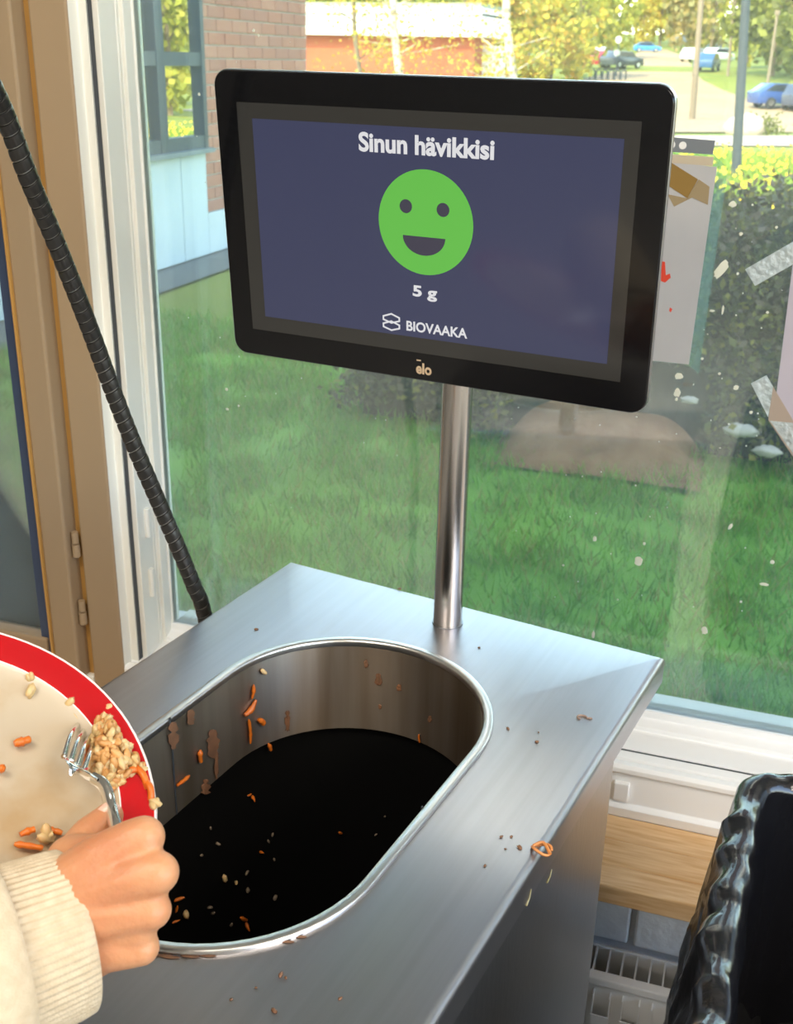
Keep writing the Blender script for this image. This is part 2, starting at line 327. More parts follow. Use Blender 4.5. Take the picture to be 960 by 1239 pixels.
# ------------------------------------------------------------------ steel cabinet with oval opening
YC = math.radians(-10.108)
CAB = empty('waste_cabinet', (-.0315, .8725, 0), YC)
tag(CAB, 'brushed steel food waste cabinet with an oval opening and a pole', 'cabinet')
TOPZ = .90; CU0, CU1, CV0, CV1 = -.393, 0.0, -.66, .004
UC, VA, VB, RO, RI = -.1985, -.213, -.372, .1180, .1105           # stadium: centre u, arc centres v, outer / inner radius
def stad(r, n=32):
    p = [(UC + r * math.cos(a), VA + r * math.sin(a)) for a in [PI * k / n for k in range(n + 1)]]
    ns = 8
    p += [(UC - r, VA + (VB - VA) * k / ns) for k in range(1, ns)]
    p += [(UC + r * math.cos(a), VB + r * math.sin(a)) for a in [PI + PI * k / n for k in range(n + 1)]]
    p += [(UC + r, VB + (VA - VB) * k / ns) for k in range(1, ns)]
    return p
def cab_top():
    ins = .006; x0, x1, y0, y1 = CU0 + ins, CU1 - ins, CV0 + ins, CV1 - ins
    inner = stad(RO - .002); cx_, cy_ = UC, (VA + VB) / 2
    ang = sorted(set([math.atan2(p[1] - cy_, p[0] - cx_) for p in inner] + [math.atan2(y - cy_, x - cx_) for x in (x0, x1) for y in (y0, y1)]))
    outer = []; nrm = []; inn = []
    for a in ang:
        dx, dy = math.cos(a), math.sin(a)
        tx = ((x1 if dx > 0 else x0) - cx_) / dx if abs(dx) > 1e-9 else 1e9; ty = ((y1 if dy > 0 else y0) - cy_) / dy if abs(dy) > 1e-9 else 1e9
        t = min(tx, ty); outer.append((cx_ + dx * t, cy_ + dy * t))
        nrm.append(((math.copysign(1, dx) if tx <= ty + 1e-6 else 0), (math.copysign(1, dy) if ty <= tx + 1e-6 else 0)))
        # hit on the stadium
        lo, hi = 0, .6
        for _ in range(40):
            mid = (lo + hi) / 2; u, v = dx * mid, dy * mid; h = (VA - VB) / 2
            dd = math.hypot(u, max(abs(v) - h, 0)); 
            if dd < RO - .002: lo = mid
            else: hi = mid
        inn.append((cx_ + dx * lo, cy_ + dy * lo))
    m = MB(); rows = [[Vector((*p, TOPZ)) for p in inn], [Vector((*p, TOPZ)) for p in outer]]
    for k in range(1, 6):
        a = PI / 2 * k / 5
        rows.append([Vector((p[0] + q[0] * ins * math.sin(a), p[1] + q[1] * ins * math.sin(a), TOPZ - ins * (1 - math.cos(a)))) for p, q in zip(outer, nrm)])
    rows.append([Vector((p.x, p.y, TOPZ - .026)) for p in rows[-1]])
    rows.append([Vector((p[0] - q[0] * .002, p[1] - q[1] * .002, TOPZ - .027)) for p, q in zip(outer, nrm)])
    m.grid(rows, True); return m.build('worktop', STEEL, CAB, smooth=35, world=False)
cab_top()
def sweep(name, prof, m_, parent=CAB, n=32):
    rows = [[Vector((u, v, z)) for u, v in stad(r, n)] for r, z in prof]
    return MB().grid(rows, True).build(name, m_, parent, smooth=50, world=False)
sweep('rim', [(RO + .0003, TOPZ - .001), (RO + .0003, TOPZ + .0022), (RO - .0003, TOPZ + .0030), (RO - .0009, TOPZ + .0034), (RI + .0012, TOPZ + .0030), (RI + .0004, TOPZ + .0024), (RI, TOPZ + .001), (RI, TOPZ - .003)], mat('satin_rim_steel', (.74, .72, .70), .30, 1))
liner = sweep('liner', [(RI, TOPZ - .0028), (RI - .0002, TOPZ - .088), (RI + .0012, TOPZ - .088), (RI + .0012, TOPZ - .004)], STEEL_LINER)
for u in (UC - RI + .0003, UC + RI - .0003):                       # folded seams where the two half shells meet
    MB().box(u - .0005, u + .0005, -.2930, -.2915, TOPZ - .088, TOPZ + .0035).build('seam', GASKET, liner, world=False)
MB().box(-.380, -.378, -.645, -.092, .10, TOPZ - .02).build('side_panel', STEEL_SIDE, CAB, world=False)
MB().box(-.0125, -.0105, -.645, -.092, .10, TOPZ - .02).build('side_panel', STEEL_SIDE, CAB, world=False)
MB().box(-.378, -.0125, -.0945, -.0925, .10, TOPZ - .02).build('back_panel', STEEL_SIDE, CAB, world=False)
MB().box(-.378, -.0125, -.645, -.643, .10, TOPZ - .02).build('front_door', STEEL_SIDE, CAB, world=False)
MB().box(-.37, -.02, -.64, -.10, .095, .10).build('bottom_panel', STEEL_SIDE, CAB, world=False)
MB().box(-.375, -.02, -.090, -.02, TOPZ - .055, TOPZ - .028).build('back_bracket', STEEL_SIDE, CAB, world=False)
for u in (-.345, -.045):
    for v in (-.61, -.125):
        MB().tube([(u, v, 0), (u, v, .02), (u, v, .022), (u, v, .096)], [.022, .022, .012, .012], 16).build('leg', STEEL_POL, CAB, world=False, smooth=40)
PU, PV = -.193, -.036
pole = MB().tube([(PU, PV, TOPZ + .0005), (PU, PV, TOPZ + .002), (PU, PV, 1.33)], .0132, 40).build('pole', STEEL_POLE, CAB, smooth=40, world=False)
MB().tube([(PU, PV, TOPZ), (PU, PV, TOPZ + .0012)], .0142, 40).build('weld_ring', STEEL_SIDE, pole, world=False)
# black food bin inside
FB = empty('food_waste_bin', (-.0315, .8725, .12), YC); tag(FB, 'black food waste bin sunk inside the steel cabinet opening', 'bin')
rows = [[Vector((u, v, z - .12)) for u, v in stad(r, 20)] for r, z in [(.118, .845), (.1165, .845), (.112, .66), (.108, .50), (.104, .49)]]
MB().grid(rows, True).build('tub', BINB, FB, smooth=50, world=False)
MB().add([Vector((u, v, .49 - .12)) for u, v in stad(.105, 20)], [tuple(range(len(stad(.105, 20))))]).build('bag_floor', BINB, FB, world=False)

# ------------------------------------------------------------------ monitor
def Rm(a, b, c):
    Z = Matrix.Rotation(a, 3, 'Z'); X = Matrix.Rotation(b, 3, 'X')
    Y = Matrix(((math.cos(c), 0, math.sin(c)), (0, 1, 0), (-math.sin(c), 0, math.cos(c)))); return Z @ X @ Y
MM = Matrix.Translation(Vector((-.2526, .8400, 1.38 - .1291))) @ Rm(-.1409, .0813, .0057).to_4x4()
MON = empty('display_monitor', None, mat=MM); tag(MON, 'black touchscreen monitor on the steel pole showing a green smiling face', 'monitor')
def rrect(w, h, r, n=8):
    p = []
    for cx_, cy_, a0 in ((w / 2 - r, h / 2 - r, 0), (-w / 2 + r, h / 2 - r, 90), (-w / 2 + r, -h / 2 + r, 180), (w / 2 - r, -h / 2 + r, 270)):
        p += [(cx_ + r * math.cos(math.radians(a0 + 90 * k / n)), cy_ + r * math.sin(math.radians(a0 + 90 * k / n))) for k in range(n + 1)]
    return p
def flat_rings(spec, m_, name, parent, cap0=True, cap1=True, smooth=40):
    rows = [[Vector((x, y, z)) for x, z in rrect(w, h, r)] for w, h, r, y in spec]
    m = MB().grid(rows, True); n = len(rows[0])
    if cap0: m.f.append(tuple(range(n))); m.m.append(0)
    if cap1: b = (len(rows) - 1) * n; m.f.append(tuple(range(b, b + n))[::-1]); m.m.append(0)
    return m.build(name, m_, parent, smooth=smooth, world=False)
MW, MH = .3735, .2365
flat_rings([(MW - .002, MH - .002, .0115, 0), (MW - .0006, MH - .0006, .0122, .0006), (MW, MH, .0125, .0016), (MW, MH, .0125, .0026)], BLACKGLASS, 'bezel_glass', MON)
flat_rings([(MW, MH, .0125, .0026), (MW + .0008, MH + .0008, .0128, .0030), (MW + .0008, MH + .0008, .0128, .0070), (MW - .004, MH - .004, .012, .0085)], mat('grey_trim', (.30, .30, .29), .3, 1), 'edge_trim', MON)
flat_rings([(MW - .003, MH - .003, .0115, .0075), (MW - .012, MH - .012, .012, .014), (.26, .16, .02, .0175)], BLACK, 'back_housing', MON)
mnt = flat_rings([(.085, .085, .004, .0170), (.085, .085, .004, .0205)], BLACK, 'mount_plate', MON)
MB().box(-.005, .055, .0195, .0235, -.03, .03).build('clamp', STEEL_POL, mnt, world=False)
def disp(name, c, es, rough=.10): return mat(name, tuple(x * .15 for x in c), rough, emit=c, es=es, spec=.45)
def panel(w, h, y, m_, name, cx_=0, cz_=0, parent=MON):
    return MB().box(cx_ - w / 2, cx_ + w / 2, y, y + .0002, cz_ - h / 2, cz_ + h / 2).build(name, m_, parent, world=False)
SCR = panel(.3315, .1885, -.0003, disp('screen_border', (.030, .028, .024), 1), 'screen')
IMG = panel(.3060, .1635, -.0006, disp('screen_image', (.040, .044, .086), 1), 'screen_image', .0015, .0005, SCR)
DK = disp('screen_dark', (.045, .042, .062), 1); GR = disp('screen_green', (.105, .40, .06), 1); TX = disp('screen_text', (.58, .58, .60), 1)
def disc(cx_, cz_, r, y, m_, name, parent, a0=0, a1=360, n=64, sz=1):
    pts = [(cx_ + r * math.cos(math.radians(a0 + (a1 - a0) * k / n)), cz_ + sz * r * math.sin(math.radians(a0 + (a1 - a0) * k / n))) for k in range(n + (0 if a1 - a0 == 360 else 1))]
    N_ = len(pts); vs = [Vector((x, y, z)) for x, z in pts] + [Vector((x, y + .0002, z)) for x, z in pts]
    fs = [tuple(range(N_)), tuple(range(N_, 2 * N_))[::-1]] + [(i, i + N_, (i + 1) % N_ + N_, (i + 1) % N_) for i in range(N_)]
    return MB().add(vs, fs).build(name, m_, parent, world=False)
FACE = disc(.0022, .0118, .0405, -.0009, GR, 'smiley_face', SCR)
disc(-.0142, .0236, .0053, -.0012, DK, 'eye', SCR); disc(.0175, .0232, .0053, -.0012, DK, 'eye', SCR)
disc(.0013, .0012, .0183, -.0012, DK, 'mouth', SCR, 180, 360, 40, .80)
def text(body, x, z, w, h, y, m_, name, parent, off=.02, weight_x=True):
    c = bpy.data.curves.new('lettering', 'FONT'); c.body = body; c.offset = off; c.resolution_u = 5; c.extrude = 0
    o = bpy.data.objects.new('lettering', c); col.objects.link(o)
    dg = bpy.context.evaluated_depsgraph_get(); me = bpy.data.meshes.new_from_object(o.evaluated_get(dg)); bpy.data.objects.remove(o); bpy.data.curves.remove(c)
    v = np.array([p.co[:] for p in me.vertices]); mn, mx = v.min(0), v.max(0)
    v = (v - (mn + mx) / 2); v[:, 0] *= w / (mx[0] - mn[0]); v[:, 1] *= h / (mx[1] - mn[1])
    me.vertices.foreach_set('co', np.stack([v[:, 0] + x, np.full(len(v), y), v[:, 1] + z], 1).astype(np.float32).ravel())
    me.materials.clear(); me.materials.append(m_); me.update()
    o = bpy.data.objects.new(name, me); col.objects.link(o); o.parent = parent; return o
text('Sinun hävikkisi', .0020, .0697, .1128, .0148, -.0011, TX, 'lettering', SCR, .034)
text('5 g', .0021, -.0438, .0215, .0118, -.0011, TX, 'lettering', SCR, .034)
text('BIOVAAKA', .0125, -.0722, .0540, .0085, -.0011, TX, 'lettering', SCR, .026)
def stroke(pts, w, y, m_, name, parent, closed=True):
    m = MB(); n = len(pts)
    for i in range(n if closed else n - 1):
        a, b = Vector(pts[i]), Vector(pts[(i + 1) % n]); d = (b - a).normalized(); q = Vector((-d.y, d.x)) * w / 2; a = a - d * w * .4; b = b + d * w * .4
        P_ = [a + q, a - q, b - q, b + q]; m.add([Vector((p.x, y, p.y)) for p in P_] + [Vector((p.x, y + .0002, p.y)) for p in P_], [(0, 1, 2, 3), (7, 6, 5, 4), (0, 4, 5, 1), (1, 5, 6, 2), (2, 6, 7, 3), (3, 7, 4, 0)])
    return m.build(name, m_, parent, world=False, weld=False)
lx, lz = -.0283, -.0712
for dz in (.0031, -.0031):
    stroke([(lx - .0073, lz + dz + .0014), (lx, lz + dz + .0040), (lx + .0073, lz + dz + .0014), (lx + .0073, lz + dz - .0014), (lx, lz + dz - .0036), (lx - .0073, lz + dz - .0014)], .0013, -.0011, TX, 'emblem', SCR)
GOLD = mat('brand_print', (.62, .46, .30), .4)
text('elo', .0008, -.1076, .0142, .0098, -.0004, GOLD, 'brand_lettering', MON, .035)
MB().box(-.0058, -.0018, -.0005, -.0003, -.1013, -.1001).build('brand_lettering', GOLD, MON, world=False)

# ------------------------------------------------------------------ black spiral-wrapped hose
def catmull(pts, n):
    out = []
    for i in range(len(pts) - 1):
        p0, p1, p2, p3 = [Vector(pts[min(max(j, 0), len(pts) - 1)]) for j in (i - 1, i, i + 1, i + 2)]
        for k in range(n):
            t = k / n; out.append(.5 * ((2 * p1) + (-p0 + p2) * t + (2 * p0 - 5 * p1 + 4 * p2 - p3) * t * t + (-p0 + 3 * p1 - 3 * p2 + p3) * t ** 3))
    out.append(Vector(pts[-1])); return out
hpts = [at_d(*p) for p in [(-150, -250, .62), (-60, 0, .71), (2, 130, .79), (34, 213, .83), (63, 282, .87), (95, 362, .91), (117, 420, .94), (140, 482, .965), (165, 545, .99), (195, 615, 1.02), (218, 668, 1.04), (235, 710, 1.06), (247, 742, 1.075)]]
last = hpts[-1]; hpts += [last + Vector((.012, .01, -.12)), last + Vector((.005, .01, -.45)), Vector((last.x, last.y + .02, .02))]
hc = catmull(hpts, 24)
HS = tag(empty('spiral_wrapped_hose', (last.x, last.y + .02, 0)), 'black spiral-wrapped cable hose slanting down beside the left of the steel cabinet', 'hose')
MB().tube(hc, .0062, 12).build('cable', HOSE2, HS, smooth=60)
wrap = MB(); acc = 0; L_ = [0]
for i in range(1, len(hc)): L_.append(L_[-1] + (hc[i] - hc[i - 1]).length)
L_ = np.array(L_); H_ = np.array(hc); tot = L_[-1]; pitch = .0098; band = .0086; k = 0; up = Vector((0, 0, 1)); s0 = 0
def hp(s): return Vector([np.interp(s, L_, H_[:, j]) for j in range(3)])
wrap_end = float(np.interp(12, np.arange(len(hpts)), [L_[min(j * 24, len(L_) - 1)] for j in range(len(hpts))])) + .02
nst = int(wrap_end / pitch * 14); r0, r1 = [], []
rws = []
for i in range(nst + 1):
    s_ = i / 14 * pitch; a = 2 * PI * i / 14
    ring = []
    for (ds, rr) in ((0, .0066), (.0006, .0076), (band * .5, .0079), (band, .0076), (band + .0004, .0066)):
        p = hp(s_ + ds); t = (hp(s_ + ds + .004) - hp(s_ + ds - .004)); t = t.normalized() if t.length > 1e-6 else Vector((0, 0, -1))
        e1 = t.cross(Vector((0, 1, 0))).normalized(); e2 = t.cross(e1); ring.append(p + rr * (math.cos(a) * e1 + math.sin(a) * e2))
    rws.append(ring)
wrap.grid(rws).build('spiral_wrap', HOSE, HS, smooth=40)

# ------------------------------------------------------------------ bin with black bag, right
BGX, BGY, BZ = .022, .778, .86
BIN = empty('trash_bin', (.24, .60, 0), math.radians(-4)); tag(BIN, 'tall trash bin lined with a glossy black bag, right of the steel cabinet', 'bin')
BW, BD = .40, .37
def rr_path(w, h, r, per=40):
    pts = []
    segs = [((w / 2, -h / 2 + r), (w / 2, h / 2 - r)), ((w / 2 - r, h / 2 - r), 0), ((w / 2 - r, h / 2), (-w / 2 + r, h / 2)), ((-w / 2 + r, h / 2 - r), 90), ((-w / 2, h / 2 - r), (-w / 2, -h / 2 + r)), ((-w / 2 + r, -h / 2 + r), 180), ((-w / 2 + r, -h / 2), (w / 2 - r, -h / 2)), ((w / 2 - r, -h / 2 + r), 270)]
    for a, b in segs:
        if isinstance(b, tuple):
            for k in range(per): t = k / per; p = (a[0] + (b[0] - a[0]) * t, a[1] + (b[1] - a[1]) * t); d = Vector((b[1] - a[1], -(b[0] - a[0]))).normalized(); pts.append((p, d))
        else:
            for k in range(16): q = math.radians(b + 90 * k / 16); pts.append(((a[0] + r * math.cos(q), a[1] + r * math.sin(q)), Vector((math.cos(q), math.sin(q)))))
    return pts
path = rr_path(BW, BD, .045, 44)
MB().grid([[Vector((p[0] + d.x * o_, p[1] + d.y * o_, z)) for p, d in path] for o_, z in [(-.02, .03), (.0, BZ - .012), (-.004, BZ - .012), (-.024, .035)]], True).build('body', BLACK, BIN, smooth=40, world=False)
MB().box(-BW / 2 + .02, BW / 2 - .02, -BD / 2 + .02, BD / 2 - .02, 0, .04).build('base', BLACK, BIN, world=False)
prof = [(-.012, .10), (-.012, .25), (-.011, .40), (-.011, .52), (-.010, .60)] + [(-.010, .60 + .2 * k / 12) for k in range(1, 13)] + [(-.010, BZ - .045), (-.010, BZ - .03), (-.009, BZ - .018)]
prof += [(.003 + .0125 * math.cos(a), BZ - .012 + .0125 * math.sin(a)) for a in [PI - PI * k / 12 for k in range(13)]]
prof += [(.017 + .022 * (1 - math.exp(-k / 10)), BZ - .02 - .0125 * k) for k in range(1, 34)]
rows = []
for i, (o_, z) in enumerate(prof):
    row = []
    for j, (p, d) in enumerate(path):
        s_ = j / len(path) * 60; outside = i > 27
        q = Vector((p[0] * 26, p[1] * 26, z * 7)); amp = .0022 if not outside else .0075
        w = noise.noise(q) * amp + noise.noise(q * 2.7) * amp * .45
        c = abs(noise.noise(Vector((p[0] * 30 + z * 14, p[1] * 24 - z * 10, z * 17 + 3)))) * (.0125 if i > 16 else .002)
        zz = z + noise.noise(Vector((p[0] * 40, p[1] * 40, 5))) * .004 * (1 if i > 16 else 0)
        row.append(Vector((p[0] + d.x * (o_ + w - c * .6), p[1] + d.y * (o_ + w - c * .6), zz - c * .5)))
    rows.append(row)
MB().grid(rows, True).build('bag', BAG, BIN, smooth=28, world=False)
MB().add([Vector((p[0] - d.x * .012, p[1] - d.y * .012, .10)) for p, d in path], [tuple(range(len(path)))]).build('bag_floor', BAG, BIN, world=False)

# ------------------------------------------------------------------ plate
PN = Vector((.362, -.246, .899)).normalized(); PC = EYE + Vector((-.371, .356, -.358))
_a = PN.cross(Vector((0, 0, 1))).normalized(); _b = PN.cross(_a)
PM = Matrix((( _a.x, _b.x, PN.x, PC.x), (_a.y, _b.y, PN.y, PC.y), (_a.z, _b.z, PN.z, PC.z), (0, 0, 0, 1)))
PL = empty('dinner_plate', None, mat=PM); tag(PL, 'round cream plate with a wide red rim, tipped over the waste opening', 'plate')
pp = [(.0, -.0075), (.04, -.0075), (.075, -.0072), (.088, -.0056), (.098, -.0030), (.1055, -.0012), (.1062, -.0009), (.1235, -.0002), (.1246, -.0001), (.1252, -.0012), (.1246, -.0026), (.105, -.0052), (.088, -.0105), (.070, -.0135), (.066, -.0160), (.062, -.0160), (.058, -.0125), (0, -.0125)]
mi_ = [0, 0, 0, 0, 0, 2, 1, 2, 2, 2, 1, 2, 2, 2, 2, 2, 2]
MB().lathe(pp, 96, mis=mi_).build('glazed_body', [CHINA, RED, CHINAW], PL, smooth=50, world=False)
def at_p(x, y, h=0):                                             # on the plate's upper surface, h above it
    r = ray(x, y); c = PC - PN * .004
    return EYE + r * ((c - EYE).dot(PN) / r.dot(PN)) + PN * h

# ------------------------------------------------------------------ fork
FK = tag(empty('fork', at_p(95, 925)), 'steel fork scraping rice, held in the hand over the plate', 'fork')
base_c = at_d(92, 927, .578); neck = [at_d(*p) for p in [(100, 936, .5755), (112, 941, .572), (121, 946, .569), (127, 953, .566), (131, 964, .5625), (134, 978, .558), (141, 1005, .545), (152, 1050, .535), (160, 1095, .528)]]
wdir = (at_d(107, 938, .580) - at_d(76, 915, .580)).normalized()
hd = MB()
tips = [at_p(x, y, .0012) for x, y in [(94, 878), (101, 885), (107, 893), (112, 901)]]
roots = [at_d(*p) for p in [(77.5, 915, .583), (86, 921, .582), (94, 927, .581), (102, 933, .580)]]
for t, r_ in zip(tips, roots):
    mid = (t + r_) / 2 - PN * -.004 + (r_ - base_c) * .1
    hd.tube(catmull([r_, mid, t], 8), [.0018 - .0006 * (k / 16) for k in range(17)], 8)
hd.build('tines', SILVER, FK, smooth=60)
rw = []
for c_, w_ in [(roots, None)]:
    pass
sq = [(roots[0] + roots[3]) / 2, base_c.lerp(neck[0], .4), neck[0], neck[1], neck[2]]
wd = [.0074, .0072, .0060, .0038, .0030]
pth = catmull(sq, 8); ws = [float(np.interp(i / 8, range(5), wd)) for i in range(len(pth))]
nrm_ = (at_d(480, 619, .5) - EYE).normalized()
top, bot = [], []
rows = []
for i, p in enumerate(pth):
    t = (pth[min(i + 1, len(pth) - 1)] - pth[max(i - 1, 0)]).normalized(); w = (wdir - t * wdir.dot(t)).normalized(); nn = t.cross(w)
    if i < 9: w = (roots[3] - roots[0]).normalized().lerp(w, i / 9).normalized()
    rows.append([p + w * ws[i] * math.cos(a) + nn * .0012 * math.sin(a) for a in [2 * PI * k / 14 for k in range(14)]])
MB().grid(rows, True).build('head', SILVER, FK, smooth=60)
MB().tube(catmull(neck[1:], 6), [.0032 + .0012 * min(1, k / 18) for k in range(len(catmull(neck[1:], 6)))], 14, squash=(CF, .55)).build('handle', SILVER, FK, smooth=60)

# ------------------------------------------------------------------ person: right hand and forearm
def capsules(chains):
    m = MB()
    for ch in chains:
        P_ = [at_d(x, y, d) for x, y, d, r in ch]; R_ = [r for *_, r in ch]
        for i in range(len(P_) - 1):
            a, b = P_[i], P_[i + 1]; n = max(2, int((b - a).length / .003))
            ax = (b - a).normalized() if (b - a).length > 1e-6 else Vector((0, 0, 1)); e1 = ax.orthogonal().normalized(); e2 = ax.cross(e1)
            rows = []
            for k in range(7): th = PI / 2 * k / 6; rows.append((a - ax * R_[i] * math.cos(th), R_[i] * math.sin(th)))
            for k in range(1, 6): t = k / 6; rows.append((a.lerp(b, t), R_[i] + (R_[i + 1] - R_[i]) * t))
            for k in range(7): th = PI / 2 * k / 6; rows.append((b + ax * R_[i + 1] * math.sin(th), R_[i + 1] * math.cos(th)))
            rg = [[c + max(r, 1e-5) * (math.cos(q) * e1 + math.sin(q) * e2) for q in [2 * PI * j / 16 for j in range(16)]] for c, r in rows]
            m.grid(rg, True)
    return m
A0 = at_d(90, 1126, .526); ax = (CR * math.cos(.60) + CF * math.sin(.60) + CU * .17).normalized()
e1 = (CU - ax * ax.dot(CU)).normalized(); e2 = ax.cross(e1)
def fa(s_, up_):                                                 # forearm axis point as (px, py, depth)
    p = A0 + ax * s_ + e1 * up_ - EYE; d = p.dot(CF); return (480 + FPX * p.dot(CR) / d, 619.5 - FPX * p.dot(CU) / d, d)
hand_ch = [
    [(*fa(-.26, 0), .035), (*fa(-.12, 0), .030), (*fa(-.03, 0), .0225), (*fa(.004, 0), .0195)],
    [(*fa(-.06, .006), .024), (*fa(-.01, .012), .0175), (62, 1098, .520, .016)],
    [(*fa(-.04, -.010), .020), (68, 1146, .520, .0172), (110, 1146, .521, .0150)],
    # metacarpals
    [(62, 1085, .5185, .0145), (120, 1040, .5165, .0120), (158, 1019, .5160, .0105), (174, 1013, .5160, .0102)],
    [(62, 1102, .5160, .0150), (120, 1073, .5120, .0122), (170, 1060, .5085, .0104), (191, 1056, .5085, .0101)],
    [(64, 1122, .5165, .0150), (120, 1108, .5130, .0122), (166, 1103, .5110, .0100), (184, 1101, .5110, .0093)],
    [(70, 1146, .5200, .0150), (120, 1145, .5185, .0130), (155, 1146, .5170, .0100), (171, 1146, .5165, .0088)],
    [(110, 1095, .528, .016), (150, 1080, .527, .0125)],            # palm
    [(75, 1092, .5195, .0125), (130, 1056, .5160, .0108), (168, 1038, .5140, .0092)],
    [(78, 1112, .5180, .0130), (130, 1090, .5145, .0110), (170, 1080, .5125, .0092)],
    [(80, 1133, .5195, .0130), (130, 1126, .5175, .0112), (166, 1124, .5150, .0092)],
    # curled fingers
    [(174, 1013, .5165, .0100), (176, 1016, .5450, .0088), (142, 1026, .5570, .0080), (122, 1034, .5480, .0073)],
    [(191, 1056, .5090, .0099), (190, 1060, .5440, .0090), (150, 1066, .5520, .0083), (128, 1070, .5440, .0075)],
    [(184, 1101, .5115, .0091), (180, 1104, .5410, .0086), (142, 1104, .5470, .0079), (124, 1104, .5400, .0072)],
    [(171, 1146, .5170, .0086), (166, 1144, .5400, .0078), (136, 1140, .5440, .0070), (122, 1138, .5390, .0064)],
    # thumb
    [(70, 1085, .5290, .0140), (86, 1041, .5440, .0112), (108, 1010, .5540, .0094), (127, 993, .5600, .0080), (132, 988, .5610, .0076)],
    [(86, 1041, .538, .0125), (120, 1040, .530, .0125)],
    # tendons on the back of the hand
    [(92, 1062, .5058, .0022), (135, 1037, .5055, .0019), (160, 1020, .5070, .0016)],
    [(92, 1082, .5026, .0022), (140, 1067, .4998, .0019), (172, 1058, .5002, .0016)],
    [(95, 1110, .5018, .0022), (140, 1106, .5020, .0018), (166, 1102, .5030, .0015)],
]
PH = capsules(hand_ch).build('person', SKIN, weld=False)
md = PH.modifiers.new('remesh', 'REMESH'); md.mode = 'VOXEL'; md.voxel_size = .0011
sm = PH.modifiers.new('smooth', 'SMOOTH'); sm.factor = .5; sm.iterations = 18
dg = bpy.context.evaluated_depsgraph_get(); me = bpy.data.meshes.new_from_object(PH.evaluated_get(dg)); PH.modifiers.clear(); PH.data = me
me.polygons.foreach_set('use_smooth', [True] * len(me.polygons))
tag(PH, "person's right hand in a cream ribbed knit sleeve gripping the fork above the plate", 'person')
# nail on the thumb tip
nc = at_d(131, 981, .5552); nx = (at_d(140, 974, .556) - at_d(122, 988, .553)).normalized(); nv = -ray(131, 978).normalized(); ny = nv.cross(nx).normalized(); nv = nx.cross(ny)
m = MB(); rows = []
for i in range(7):
    u = -1 + 2 * i / 6; rows.append([nc + nx * .0056 * u + ny * .0042 * v * math.sqrt(max(.15, 1 - (u * .75) ** 2 if u > 0 else 1 - .3 * u * u)) - nv * (.0026 * v * v + .0008 * u * u) for v in [-1, -.6, -.2, .2, .6, 1]])
m.grid(rows).build('thumbnail', NAIL, PH, smooth=60)
# knitted cuff: ribs run along the forearm
def ring_pts(s, ru, rv, rib_, n=432, ph=0):
    c = A0 + ax * s; out = []
    for j in range(n):
        q = 2 * PI * j / n; k = 1 + rib_ * math.cos(q * 70); out.append(c + (e1 * ru * math.cos(q) + e2 * rv * math.sin(q)) * k)
    return out
cuff_spec = [(-.006, .034, .026, 0), (-.002, .0368, .0295, .001), (.001, .0385, .0318, .004), (0, .0395, .0330, .007), (-.006, .0402, .0340, .011), (-.016, .0408, .0345, .011), (-.028, .0415, .0350, .011), (-.040, .0418, .0352, .011), (-.052, .0410, .0345, .012), (-.062, .039, .033, .006)]
rows = [ring_pts(*c_) for c_ in cuff_spec]
MB().grid(rows, True).build('cuff', KNIT, PH, smooth=60)
rows = []
for (s, ru, rv) in [(-.046, .038, .033), (-.039, .0435, .0375), (-.037, .0475, .0405), (-.040, .0510, .0430), (-.050, .0545, .0450), (-.070, .0570, .0470), (-.10, .0585, .0485), (-.14, .060, .050), (-.20, .062, .052), (-.28, .064, .054)]:
    c = A0 + ax * (s + .006) - CU * (.004 if s < -.045 else 0); row = []
    for j in range(96):
        q = 2 * PI * j / 96; w = 1 + .035 * noise.noise(Vector((math.cos(q) * 2, math.sin(q) * 2, s * 25)))
        row.append(c + (e1 * ru * math.cos(q) + e2 * rv * math.sin(q)) * w)
    rows.append(row)
MB().grid(rows, True).build('sleeve', KNIT, PH, smooth=60)
m = MB()
for k in range(9):
    p = at_d(84 - k * 1.5, 1224 + k * 3.4, .512); m.ell(p, (.0011, .0011, .0011), nu=10, nv=8)
m.build('bracelet', SILVER, PH, smooth=60)

# ------------------------------------------------------------------ food on the plate
def rot(): return Matrix.Rotation(random.uniform(0, 6.3), 3, 'Z') @ Matrix.Rotation(random.uniform(0, 3.1), 3, 'X') @ Matrix.Rotation(random.uniform(0, 6.3), 3, 'Z')
def grain(m, p, s=1, mi=0, M=None):
    M = M or rot(); m.ell(p, (.0021 * s, .0019 * s, .0036 * s), M, 8, 6, mi, .14)
pile = MB(); poly = [(118, 876), (128, 873), (138, 880), (143, 895), (152, 905), (160, 918), (170, 928), (172, 936), (158, 940), (146, 950), (132, 956), (122, 948), (112, 936), (107, 918), (112, 900), (116, 886)]
def inside(x, y):
    c = False
    for i in range(len(poly)):
        (x0, y0), (x1, y1) = poly[i - 1], poly[i]
        if (y0 > y) != (y1 > y) and x < (x1 - x0) * (y - y0) / (y1 - y0) + x0: c = not c
    return c
n = 0
while n < 260:
    x, y = random.uniform(105, 174), random.uniform(870, 958)
    if not inside(x, y): continue
    d_ = min(math.hypot(x - px, y - py) for px, py in poly); h = .001 + random.random() ** .7 * min(.013, .0009 * d_ + .001)
    brown = math.hypot(x - 132, y - 928) < 12 and random.random() < .8
    grain(pile, at_p(x, y, h), random.uniform(.75, 1.25), 1 if brown else (0 if random.random() < .66 else 1)); n += 1
for x0, y0, x1, y1 in [(162, 932, 178, 958), (150, 940, 166, 936), (103, 908, 104, 930), (128, 925, 138, 930), (175, 950, 182, 972)]:
    pile.tube(catmull([at_p(x0, y0, .004), at_p((x0 + x1) / 2 + 2, (y0 + y1) / 2, .006), at_p(x1, y1, .003)], 4), .0020, 8, mi=2)
